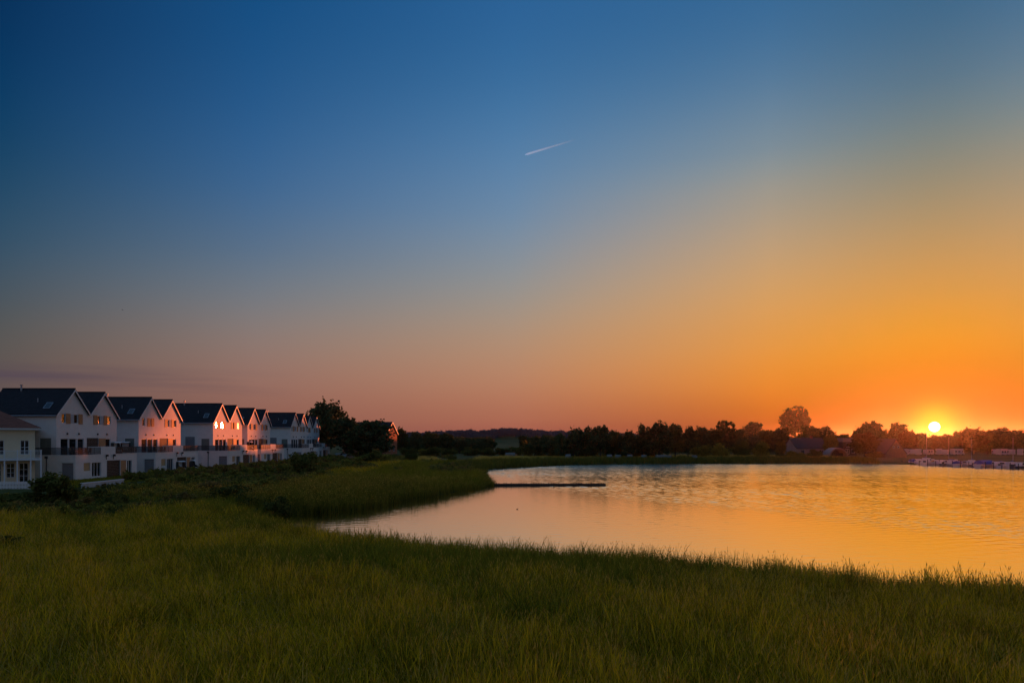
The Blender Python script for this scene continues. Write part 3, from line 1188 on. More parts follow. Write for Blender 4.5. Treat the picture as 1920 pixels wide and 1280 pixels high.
def white_house():
    root = empty('white_house', (0, 0, 0))
    wall = MB()
    up = [(1.0, 1.75), (1.75 + .95 + .7, 4.2), (8.3, 9.05), (10.5, 11.4)]
    uph = [(a, b, 7.0, 8.15) for a, b in up]
    doors = [(0.8, 2.3), (2.45, 3.9), (4.1, 5.4), (10.1, 11.3)]
    drh = [(a, b, TZ + .02, 5.05) for a, b in doors]
    blind_h = [(6.0, 8.5, TZ + .02, 5.15)]
    holes_wall(wall, front, 0, W, 0, EAV, uph + drh + blind_h)
    for v0 in (0, W / 2):
        wall.quad((0, v0, EAV), (0, v0 + W / 2, EAV), (0, v0 + W / 4, RID - .12))
        wall.quad((-DEP, v0, EAV), (-DEP, v0 + W / 4, RID - .12), (-DEP, v0 + W / 2, EAV))
    sd_h = [(-2.05, -0.65, TZ + .02, 5.1), (-4.85, -3.2, TZ + .02, 5.45)]
    holes_wall(wall, sidef, -DEP, 0, 0, EAV, sd_h)
    wall.quad((0, W, 0), (0, W, EAV), (-DEP, W, EAV), (-DEP, W, 0))
    wall.quad((-DEP, 0, 0), (-DEP, W, 0), (-DEP, W, EAV), (-DEP, 0, EAV))
    wall.build('wall', M['white_render'], root)
    # garden storey
    ext = MB()
    gh = [(0.1, 1.45, 1.05, 2.05), (1.75, 3.7, 0.25, 2.05), (4.9, 8.0, 0.0, 2.2), (8.05, 9.35, 0.0, 2.15), (9.6, 10.8, 0.3, 2.1)]
    holes_wall(ext, extf, EV0, EV1, 0, TZ + .12, gh, 0.25)
    sh = [(1.65, 3.05, 0, 2.1)]
    holes_wall(ext, exts, -DEP, EX, 0, TZ + .12, sh, 0.2)
    ext.quad((EX, EV1, 0), (EX, EV1, TZ + .12), (0.002, EV1, TZ + .12), (0.002, EV1, 0))
    ext.quad((-DEP, EV0, 0), (-DEP, EV0, TZ + .12), (-DEP, 0, TZ + .12), (-DEP, 0, 0))
    g = ext.build('garden_storey', M['white_render'], root)
    t = MB()
    t.quad((0.002, EV0 + .1, TZ), (EX - .1, EV0 + .1, TZ), (EX - .1, EV1, TZ), (0.002, EV1, TZ))
    t.quad((-DEP, EV0 + .1, TZ + .003), (0.001, EV0 + .1, TZ + .003), (0.001, -.001, TZ + .003), (-DEP, -.001, TZ + .003))
    t.build('terrace_floor', M['zinc'], g)
    cp = MB()
    cp.box(EX - .14, EX + .04, EV0 - .04, EV1 + .04, TZ + .12, TZ + .17)
    cp.box(-DEP, EX - .143, EV0 - .04, EV0 + .14, TZ + .12, TZ + .17)
    cp.build('coping', M['white_trim'], g)
    dv = MB()
    dv.box(1.6, EX + .003, 3.65, 6.85, TZ + .17, TZ + 1.12)
    dv.build('parapet_block', M['white_render'], g)
    # roof: two steep gables side by side
    rf = MB()
    ov, th_ = 0.28, 0.22
    sl = (RID - EAV) / (W / 4)
    for v0 in (0, W / 2):
        vm = v0 + W / 4
        for s in (-1, 1):
            o_ = 0.32 if (v0 == 0 and s == -1) or (v0 > 0 and s == 1) else -0.004
            ve = vm + s * (W / 4 + o_)
            ze = EAV - sl * o_
            poly = [(vm, RID), (ve, ze), (ve, ze + th_), (vm, RID + th_)]
            rf.prism(poly, -DEP - ov, ov, 'x')
    rf_o = rf.build('roof', M['roof_dark'], root)
    for v0 in (0, W / 2):
        rg = MB()
        rg.tube((-DEP - ov - .01, v0 + W / 4, RID + th_ + .0), (ov + .01, v0 + W / 4, RID + th_ + .0), 0.09, n=8)
        rg.build('ridge_cap', M['roof_dark'], rf_o)
    # white barge boards along the gable edges, dark capping above
    for v0 in (0, W / 2):
        vm = v0 + W / 4
        bb = MB()
        for s in (-1, 1):
            o_ = 0.30 if (v0 == 0 and s == -1) or (v0 > 0 and s == 1) else -0.05
            ve = vm + s * (W / 4 + o_)
            ze = EAV - sl * o_
            bb.prism([(vm, RID - .14), (ve, ze - .14), (ve, ze + .10), (vm, RID + .10)], ov + .003, ov + .035, 'x')
        bb.build('barge_board', M['white_trim'], rf_o)
    # gutter and downpipe
    gt = MB()
    gt.tube((-DEP - .2, -.40, EAV - .30), (ov, -.40, EAV - .30), 0.07, n=8)
    gt.build('gutter', M['zinc'], rf_o)
    dp = MB()
    dp.tube((-.17, EV0 - .06, 0), (-.17, EV0 - .06, TZ - .25), 0.05, n=8)
    dp.box(-.30, -.04, EV0 - .2, EV0 - .003, TZ - .25, TZ + .02)
    dp.build('downpipe', M['dark_metal'], g)
    # roof windows and vent stacks on the slope that looks this way

    def slope(u, f, lift):   # f from 0 at the eaves to 1 at the ridge
        nrm = Vector((0, -sl, 1)).normalized() if True else None
        p = Vector((u, f * W / 4, EAV + f * (RID - EAV) + th_))
        return p + Vector((0, -sl, 1)).normalized() * lift
    sk = MB()
    pr = []
    for u, f in ((-1.9, .12), (-1.1, .12), (-1.1, .37), (-1.9, .37)):
        pr.append(slope(u, f, 0.10))
    lo = [slope(u, f, -.05) for u, f in ((-1.9, .12), (-1.1, .12), (-1.1, .37), (-1.9, .37))]
    i = len(sk.v)
    sk.v += [tuple(p) for p in pr + lo]
    sk.f += [(0, 1, 2, 3)] + [(k, k + 4, (k + 1) % 4 + 4, (k + 1) % 4) for k in range(4)]
    sko = sk.build('skylight', M['zinc'], rf_o)
    sg = MB()
    sg.quad(*[slope(u, f, .115) for u, f in ((-1.82, .14), (-1.18, .14), (-1.18, .35), (-1.82, .35))])
    sg.build('skylight_glass', M['glass'], rf_o)
    vt = MB()
    vt.tube((-6.4, W / 4 - .25, RID - .2), (-6.4, W / 4 - .25, RID + .62), 0.11, n=10)
    vt.tube((-6.4, W / 4 - .25, RID + .62), (-6.4, W / 4 - .25, RID + .72), 0.17, n=10)
    vt.build('flue', M['zinc'], rf_o)
    v2 = MB()
    p = slope(-3.2, .42, 0)
    v2.tube(p - Vector((0, 0, .1)), p + Vector((0, 0, .45)), 0.06, n=8)
    v2.build('vent_pipe', M['zinc'], rf_o)
    # upper windows with sliding larch shutters
    for a, b, c_, d in uph:
        window(root, front, a, b, c_, d)
    for a, b in ((1.78, 2.65), (4.24, 5.1), (7.38, 8.26), (9.68, 10.46)):
        s_ = MB()
        n_ = 9
        fbox(s_, front, a, b, 6.93, 8.22, -.045, -.02)
        for q in range(n_):
            z_ = 6.95 + q * (1.25 / n_)
            fbox(s_, front, a + .04, b - .04, z_ + .03, z_ + 1.25 / n_ - .02, -.065, -.0452)
        s_.build('shutter', M['larch'], root)
    for a, b in ((2.7, 3.36), (9.09, 9.64)):
        gp = MB()
        fbox(gp, front, a, b, 7.0, 8.15, -.012, .0)
        gp.build('grey_panel', M['grey_render'], root)
    for a, b, c_, d in drh:
        window(root, front, a, b, c_, d, 1, 0, name='terrace_door')
    b_ = MB()
    for q in range(12):
        z_ = TZ + .02 + q * (2.23 / 12)
        fbox(b_, front, 6.0, 8.5, z_ + .006, z_ + 2.23 / 12 - .006, .04, .08)
    b_.build('roller_blind', M['blind'], root)
    s_ = MB()
    fbox(s_, front, 8.55, 10.05, TZ + .02, 5.1, -.07, -.02)
    s_.build('shutter', M['larch'], root)
    for v_ in (2.0, 4.3, 8.3, 10.4):
        l_ = MB()
        fbox(l_, front, v_ - .07, v_ + .07, 5.55, 5.78, -.14, 0)
        l_.build('wall_lamp', M['dark_metal'], root)
    sdo = MB()
    fbox(sdo, sidef, -2.05, -0.65, TZ + .02, 5.1, .08, .12)
    fbox(sdo, sidef, -1.38, -1.32, TZ + .06, 5.05, .06, .08)
    sdo.build('side_door', M['sage_door'], root)
    sw = MB()
    for q in range(14):
        z_ = TZ + .02 + q * (2.53 / 14)
        fbox(sw, sidef, -4.85, -3.2, z_ + .008, z_ + 2.53 / 14 - .008, .05, .09)
    sw.build('roller_blind', M['grey_door'], root)
    # garden storey openings
    pn = MB()
    fbox(pn, extf, .1, 1.45, 1.05, 2.05, .1, .16)
    pn.build('shutter', M['larch_pale'], g)
    window(g, extf, 1.75, 3.7, .25, 2.05, 3, depth=.16)
    rb = MB()
    for q in range(11):
        fbox(rb, extf, 4.9, 8.0, q * .2 + .006, (q + 1) * .2 - .006, .12, .16)
    rb.build('roller_blind', M['blind'], g)
    pn = MB()
    fbox(pn, extf, 8.05, 9.35, .02, 2.13, .02, .08)
    pn.build('shutter', M['larch'], g)
    window(g, extf, 9.6, 10.8, .3, 2.1, 2, depth=.16)
    gd = MB()
    fbox(gd, exts, 1.65, 3.05, 0, 1.78, .1, .15)
    fbox(gd, exts, 1.65, 3.05, 1.8, 2.1, .12, .15)
    gd.build('garden_door', M['grey_door'], g)
    for v_ in (4.75, 6.35):
        l_ = MB()
        fbox(l_, extf, v_ - .03, v_ + .03, 2.35, 2.75, -.06, 0)
        fbox(l_, extf, v_ - .13, v_ + .13, 2.75, 3.0, -.26, -.062)
        l_.build('wall_lantern', M['dark_metal'], g)
    # dark railings round the terrace

    def rail(nm, a, b, z0=TZ + .17, z1=TZ + 1.02):
        a, b = Vector(a), Vector(b)
        r_ = MB()
        n_ = max(1, int(round((b - a).length / 1.2)))
        for k in range(n_ + 1):
            p_ = a.lerp(b, k / n_)
            r_.tube((p_.x, p_.y, z0), (p_.x, p_.y, z1), .022, n=6)
        r_.tube((a.x, a.y, z1), (b.x, b.y, z1), .026, n=6)
        nb = int((b - a).length / .085)
        for k in range(nb):
            p_ = a.lerp(b, (k + .5) / nb)
            d_ = (b - a).normalized() * .026
            w_ = Vector((-d_.y, d_.x, 0)) * .4
            r_.quad((p_.x - d_.x, p_.y - d_.y, z0 + .06), (p_.x + d_.x, p_.y + d_.y, z0 + .06), (p_.x + d_.x, p_.y + d_.y, z1 - .02), (p_.x - d_.x, p_.y - d_.y, z1 - .02))
        r_.tube((a.x, a.y, z0 + .06), (b.x, b.y, z0 + .06), .014, n=6)
        r_.build(nm, M['rail_mesh'], root)
    rail('railing', (EX - .06, EV0 + .06, 0), (EX - .06, 3.6, 0))
    rail('railing', (EX - .06, 6.9, 0), (EX - .06, EV1 - .05, 0))
    rail('railing', (-5.6, EV0 + .06, 0), (EX - .12, EV0 + .06, 0))
    return root


HOUSES = [
    (-56.0, 83.9, 'white double gabled house nearest the cream house, largest of the row'),
    (-55.3, 101.1, 'second white double gabled house, one gable pink and one in shade'),
    (-52.2, 119.2, 'third white double gabled house, both gables glowing pink, sun caught in its windows'),
    (-52.9, 136.5, 'fourth white double gabled house, mostly hidden behind the glowing pink one'),
    (-51.9, 159.8, 'fifth white double gabled house with its dark roof slope in full view'),
    (-54.6, 180.5, 'last white double gabled house of the row, against the big dark tree'),
]
proto = white_house()
for k, (x, y, lab) in enumerate(HOUSES):
    o = proto if k == 0 else copy_tree(proto)
    o.location = (x, y, GROUND)
    tag(o, lab, 'house', 'white double gabled houses in a row')
    rk = random.Random(k + 5)
    for ch in [c_ for c_ in bpy.data.objects if c_.parent == o and c_.name.startswith('shutter')]:
        if k and min(v.co.z for v in ch.data.vertices) > 6:
            ch.location.y = rk.choice((-.75, 0, 0, .2, .55))
    if k == 2:
        for ch in [c_ for c_ in bpy.data.objects if c_.parent == o]:
            if ch.name.startswith('window'):
                for p_ in [c_ for c_ in bpy.data.objects if c_.parent == ch]:
                    me = p_.data.copy()      # panes skewed on purpose so that they mirror the low sun
                    vs = [v.co.copy() for v in me.vertices]
                    y0 = min(v.y for v in vs)
                    for v in me.vertices:
                        v.co.x += -(v.co.y - y0) * math.tan(R(4.35)) * (-1)
                    p_.data = me

# ------------------------------------------------------------------ cream house at the edge of the picture


def cream_house():
    root = empty('cream_house', (-53.8, 77.0, GROUND), R(36), 'cream two storey house with red brown hipped roof and long balcony', 'house')
    L_, D_, H_ = 11.5, 9.0, 6.0
    fr_ = lambda w, z, d: (w, d, z)
    win_u = [(-1.35, -.55), (-3.65, -2.8), (-6.4, -5.5), (-9.4, -8.5)]
    gnd = [(-1.45, -.62), (-2.6, -1.85), (-3.85, -3.05), (-6.6, -5.6), (-9.0, -8.0)]
    wl_ = MB()
    hh = [(a, b, 3.25, 4.85) for a, b in win_u] + [(a, b, .15 if k != 1 else .7, 2.3) for k, (a, b) in enumerate(gnd)]
    holes_wall(wl_, fr_, -L_, 0, 0, H_, hh)
    wl_.quad((0, 0, 0), (0, D_, 0), (0, D_, H_), (0, 0, H_))
    wl_.quad((-L_, D_, 0), (-L_, 0, 0), (-L_, 0, H_), (-L_, D_, H_))
    wl_.quad((0, D_, 0), (-L_, D_, 0), (-L_, D_, H_), (0, D_, H_))
    wl_.build('wall', M['cream_render'], root)
    for k, (a, b) in enumerate(win_u):
        window(root, fr_, a, b, 3.25, 4.85, 2, 1)
    for k, (a, b) in enumerate(gnd):
        window(root, fr_, a, b, .15 if k != 1 else .7, 2.3, 2, 2, name='french_door' if k != 1 else 'window')
    ev = MB()
    o_ = .5
    ev.box(-L_ - o_, o_, -o_, D_ + o_, H_ + .002, H_ + .24)
    ev.build('eaves', M['white_trim'], root)
    rf = MB()
    z0, z1 = H_ + .242, H_ + 2.9
    o2 = o_ + .10
    a, b, c_, d = (-L_ - o2, -o2, z0), (o2, -o2, z0), (o2, D_ + o2, z0), (-L_ - o2, D_ + o2, z0)
    r0, r1 = (-L_ + 4.3, D_ / 2, z1), (-4.6, D_ / 2, z1)
    rf.quad(a, b, r1, r0)
    rf.quad(b, c_, r1)
    rf.quad(c_, d, r0, r1)
    rf.quad(d, a, r0)
    rf.quad(d, c_, b, a)
    rf.build('roof', M['roof_red'], root)
    # balcony on posts
    by = -1.4
    bx = .62
    bl = MB()
    bl.box(-L_, bx, by, -.003, 2.62, 2.82)
    bal = bl.build('balcony', M['white_trim'], root)
    posts = (-L_ + .2, -8.2, -5.9, -3.95, -2.75, -1.62, -.42, bx - .1)
    for x in posts:
        p_ = MB()
        p_.box(x - .07, x + .07, by + .04, by + .18, 0, 2.62)
        p_.build('post', M['white_trim'], bal)
    ra = MB()
    ra.box(-L_, bx, by + .04, by + .10, 3.68, 3.74)
    ra.box(-L_, bx, by + .045, by + .095, 2.92, 2.96)
    ra.box(bx - .06, bx, by + .102, 0, 3.68, 3.74)
    ra.box(bx - .055, bx - .005, by + .102, 0, 2.92, 2.96)
    for x in posts:
        ra.box(x - .05, x + .05, by + .02, by + .12, 2.82, 3.80)
    n_ = int((L_ + bx) / .11)
    for k in range(n_):
        x = -L_ + .05 + k * .11
        ra.box(x, x + .025, by + .058, by + .082, 2.96, 3.68)
    for k in range(9):
        y = by + .15 + k * .14
        ra.box(bx - .045, bx - .02, y, y + .03, 2.96, 3.68)
    ra.build('railing', M['white_trim'], bal)
    for x in (-.42, -2.9):
        ph = MB()
        ph.box(x, x + .12, -.11, -.003, 2.0, 2.28)
        ph.build('wall_lamp', M['dark_metal'], root)
    return root


cream_house()

# white picket fence below the cream house, and the low garden wall
fx0, fx1, fy = -58.0, -45.0, 68.6
fence = empty('picket_fence', (0, 0, 0), 0, 'low white picket fence in front of the cream house', 'fence')
zf = GROUND - 0.12
fr1 = MB()
fr1.box(fx0, fx1, fy + .03, fy + .07, zf + .25, zf + .33)
fr1.box(fx0, fx1, fy + .03, fy + .07, zf + .58, zf + .66)
fr1.build('rail', M['white_trim'], fence)
pk_me = MB().prism([(-.045, 0), (.045, 0), (.045, .78), (0, .86), (-.045, .78)], 0, .028, 'y').mesh('picket', M['white_trim'])
for k in range(88):
    p_ = link('picket', pk_me, fence)
    p_.location = (fx0 + .08 + k * .148, fy, zf)
gw = MB()
gw.box(-43.7, -43.45, 69.2, 76.4, 0.6, 2.20)
gwall = gw.build('garden_wall', M['stone_wall'])
cpw = MB()
cpw.box(-43.74, -43.41, 69.15, 76.45, 2.201, 2.27)
cpw.build('coping', M['white_trim'], gwall)
tag(gwall, 'low pale garden wall at the foot of the first white house', 'wall')

# ------------------------------------------------------------------ roofed beach chairs, tables on terraces


def beach_chair():
    root = empty('roofed_beach_chair')
    b = MB()
    b.box(-.55, .55, -.45, .45, .12, .48)
    b.build('base', M['wicker'], root)
    for x in (-.42, .42):
        f_ = MB()
        f_.box(x - .05, x + .05, -.4, .4, 0, .12)
        f_.build('runner', M['wicker'], root)
    s = MB()
    s.prism([(-.45, .48), (.3, .48), (.3, .62), (-.45, .62)], -.001, 0.001, 'x')
    cu = MB()
    cu.box(-.5, .5, -.40, .22, .482, .60)
    cu.build('seat_cushion', M['canvas_white'], root)
    for x in (-.58, .52):
        a = MB()
        a.prism([(-.45, .485), (.42, .485), (.46, 1.0), (.40, 1.58), (.0, 1.62), (-.12, 1.0), (-.45, .86)], x, x + .06, 'x')
        a.build('side_panel', M['wicker'], root)
    bk = MB()
    bk.prism([(.28, .485), (.40, .485), (.46, 1.0), (.40, 1.56), (.32, 1.56), (.34, 1.0)], -.518, .518, 'x')
    bk.build('backrest', M['canvas_white'], root)
    hd = MB()
    hd.prism([(.42, 1.582), (.40, 1.68), (.1, 1.74), (-.22, 1.70), (-.30, 1.58), (-.05, 1.622)], -.60, .60, 'x')
    hd.build('hood', M['canvas_white'], root)
    return root


BC = [((-53.4, 92.2, GROUND + TZ + .01), 1.45, 'white hooded wicker beach chair on the first white house terrace'),
      ((-56.9, 100.4, GROUND + TZ + .01), 0.2, 'white hooded wicker beach chair on the side terrace of the second white house'),
      ((-50.2, 103.6, GROUND), 1.2, 'white hooded wicker beach chair in the garden of the second white house'),
      ((-50.4, 108.0, GROUND), 1.7, 'pale hooded beach chair beside the larch shutter, garden of the second white house'),
      ((-49.3, 128.6, GROUND + TZ + .01), 1.5, 'hooded beach chair on the terrace of the third white house')]
bc = beach_chair()
for k, (loc, rz, lab) in enumerate(BC):
    o = bc if k == 0 else copy_tree(bc)
    o.location = loc
    o.rotation_euler = (0, 0, rz)
    tag(o, lab, 'beach chair', 'hooded beach chairs at the white houses')


def terrace_table():
    root = empty('terrace_table')
    t = MB()
    t.box(-.8, .8, -.45, .45, .70, .74)
    t.build('table_top', M['dark_metal'], root)
    for x in (-.7, .7):
        for y in (-.37, .37):
            l_ = MB()
            l_.box(x - .03, x + .03, y - .03, y + .03, 0, .70)
            l_.build('leg', M['dark_metal'], root)
    return root


def terrace_chair():
    root = empty('terrace_chair')
    s = MB()
    s.box(-.23, .23, -.23, .23, .42, .46)
    s.build('seat', M['dark_metal'], root)
    b = MB()
    b.prism([(.20, .46), (.24, .46), (.31, .95), (.27, .95)], -.23, .23, 'x')
    b.build('backrest', M['dark_metal'], root)
    for x in (-.2, .2):
        for y in (-.2, .2):
            l_ = MB()
            l_.box(x - .018, x + .018, y - .018, y + .018, 0, .42)
            l_.build('leg', M['dark_metal'], root)
    return root


tt, tc_ = terrace_table(), terrace_chair()
first = True
ORD = ['first', 'second', 'third', 'fourth', 'fifth']
for k, (x, y, _) in enumerate(HOUSES[:3]):
    o = tt if k == 0 else copy_tree(tt)
    o.location = (x + 1.7, y + 1.9, GROUND + TZ + .01)
    o.rotation_euler = (0, 0, R(90))
    tag(o, 'dark table behind the terrace railing of the %s white house' % ORD[k], 'table', 'terrace tables')
    for q, (dx, dy, rz) in enumerate(((-.75, -.4, R(90)), (-.75, .4, R(90)), (.75, -.4, R(-90)), (.75, .45, R(-90)))):
        o = tc_ if first else copy_tree(tc_)
        first = False
        o.location = (x + 1.7 + dx, y + 1.9 + dy, GROUND + TZ + .01)
        o.rotation_euler = (0, 0, rz)
        tag(o, 'dark slim chair at the terrace table of the %s white house' % ORD[k], 'chair', 'chairs at the %s terrace table' % ORD[k])

# ------------------------------------------------------------------ other houses


def gable_house(name, loc, rz, L_, D_, eav, rid, wallm, roofm, label, wins=(), chim=(), ov=.35, trim=True, side_wins=()):
    """long axis along x; the gable at +x carries `wins` (y, z, w, h)"""
    root = empty(name, loc, rz, label, 'house')
    wl_ = MB()
    gf = lambda w, z, d: (L_ / 2 - d, w, z)
    sf = lambda w, z, d: (w, -D_ / 2 + d, z)
    low = [(y - w / 2, y + w / 2, z, z + h) for y, z, w, h in wins if z + h <= eav]
    holes_wall(wl_, gf, -D_ / 2, D_ / 2, 0, eav, low)
    wl_.quad((L_ / 2, -D_ / 2, eav), (L_ / 2, D_ / 2, eav), (L_ / 2, 0, rid))
    wl_.quad((-L_ / 2, D_ / 2, 0), (-L_ / 2, -D_ / 2, 0), (-L_ / 2, -D_ / 2, eav), (-L_ / 2, 0, rid), (-L_ / 2, D_ / 2, eav))
    slh = [(x - w / 2, x + w / 2, z, z + h) for x, z, w, h in side_wins]
    holes_wall(wl_, sf, -L_ / 2, L_ / 2, 0, eav, slh)
    wl_.quad((L_ / 2, D_ / 2, 0), (-L_ / 2, D_ / 2, 0), (-L_ / 2, D_ / 2, eav), (L_ / 2, D_ / 2, eav))
    wl_.build('wall', M[wallm], root)
    rf = MB()
    sl = (rid - eav) / (D_ / 2)
    for s in (-1, 1):
        ye, ze = s * (D_ / 2 + ov), eav - sl * ov
        rf.prism([(0, rid + .01), (ye, ze + .01), (ye, ze + .2), (0, rid + .22)], -L_ / 2 - ov, L_ / 2 + ov, 'x')
    rfo = rf.build('roof', M[roofm], root)
    if trim:
        for s in (-1, 1):
            ye, ze = s * (D_ / 2 + ov), eav - sl * ov
            b = MB()
            b.prism([(0, rid - .12), (ye, ze - .12), (ye, ze + .12), (0, rid + .12)], L_ / 2 + ov + .003, L_ / 2 + ov + .04, 'x')
            b.build('barge_board', M['white_trim'], rfo)
    for x, y, hh in chim:
        zc = rid - abs(y) * sl
        c_ = MB()
        c_.box(x - .35, x + .35, y - .3, y + .3, zc - .5, zc + hh)
        c_.build('chimney', M['brick'] if wallm != 'white_render' else M['white_render'], rfo)
    for y, z, w, h in wins:
        if z + h <= eav:
            window(root, gf, y - w / 2, y + w / 2, z, z + h, 2)
        else:
            window(root, gf, y - w / 2, y + w / 2, z, z + h, 1, depth=-.05)
    for x, z, w, h in side_wins:
        window(root, sf, x - w / 2, x + w / 2, z, z + h, 2)
    return root


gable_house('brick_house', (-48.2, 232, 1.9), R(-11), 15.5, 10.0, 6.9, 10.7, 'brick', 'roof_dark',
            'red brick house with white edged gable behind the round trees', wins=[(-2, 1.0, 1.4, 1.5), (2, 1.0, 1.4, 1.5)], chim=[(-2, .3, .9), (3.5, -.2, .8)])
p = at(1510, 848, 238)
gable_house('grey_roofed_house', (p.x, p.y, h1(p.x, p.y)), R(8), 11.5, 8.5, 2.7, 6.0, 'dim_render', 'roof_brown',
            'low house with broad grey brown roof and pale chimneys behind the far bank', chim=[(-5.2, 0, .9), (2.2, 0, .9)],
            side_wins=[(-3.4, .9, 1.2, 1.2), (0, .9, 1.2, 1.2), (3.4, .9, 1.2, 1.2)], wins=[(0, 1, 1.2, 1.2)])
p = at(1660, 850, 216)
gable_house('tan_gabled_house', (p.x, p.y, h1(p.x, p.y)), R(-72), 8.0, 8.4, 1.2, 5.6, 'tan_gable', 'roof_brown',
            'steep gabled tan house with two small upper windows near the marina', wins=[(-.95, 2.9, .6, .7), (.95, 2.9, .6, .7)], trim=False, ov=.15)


def flat_house():
    p_ = at(1585, 848, 246)
    root = empty('flat_roofed_house', (p_.x, p_.y, h1(p_.x, p_.y)), 0, 'flat roofed house with broad pale fascia behind the far bank', 'house')
    sf = lambda w, z, d: (w, -3.5 + d, z)
    w_ = MB()
    holes_wall(w_, sf, -2.3, 2.3, 0, 4.8, [(-1.7, -.3, .4, 2.3), (.4, 1.6, .9, 2.2), (-1.4, 1.4, 3.0, 4.3)])
    w_.quad((2.3, -3.5, 0), (2.3, 3.5, 0), (2.3, 3.5, 4.8), (2.3, -3.5, 4.8))
    w_.quad((-2.3, 3.5, 0), (-2.3, -3.5, 0), (-2.3, -3.5, 4.8), (-2.3, 3.5, 4.8))
    w_.quad((2.3, 3.5, 0), (-2.3, 3.5, 0), (-2.3, 3.5, 4.8), (2.3, 3.5, 4.8))
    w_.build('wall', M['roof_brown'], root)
    f_ = MB()
    f_.box(-2.7, 2.7, -4.0, 4.0, 4.802, 6.2)
    f_.build('fascia', M['barn_sheet'], root)
    window(root, sf, -1.7, -.3, .4, 2.3, 2)
    window(root, sf, .4, 1.6, .9, 2.2, 1)
    window(root, sf, -1.4, 1.4, 3.0, 4.3, 3)


flat_house()


def arched_shed():
    p_ = at(1566, 851, 222)
    root = empty('arched_shed', (p_.x, p_.y, h1(p_.x, p_.y)), 0, 'pale round arched shed with dark mouth facing the lake', 'shed')
    r0, r1, n_ = 3.0, 2.6, 14
    sh = MB()
    for k in range(n_):
        t0, t1 = math.pi * k / n_, math.pi * (k + 1) / n_
        q = [(-math.cos(t) * r, 1.0 * math.sin(t) * r) for t, r in ((t0, r0), (t1, r0), (t1, r1), (t0, r1))]
        sh.prism(q, -2.5, 2.5, 'y')
    sh.build('arch_shell', M['barn_sheet'], root)
    bk = MB()
    bk.prism([(-math.cos(math.pi * k / n_) * 2.58, math.sin(math.pi * k / n_) * 2.58) for k in range(n_ + 1)], 1.9, 2.0, 'y')
    bk.build('back_wall', M['blind'], root)
    dr = MB()
    dr.box(-1.9, 1.9, -1.2, -1.1, 0, 1.3)
    dr.build('counter', M['old_wood'], root)


arched_shed()

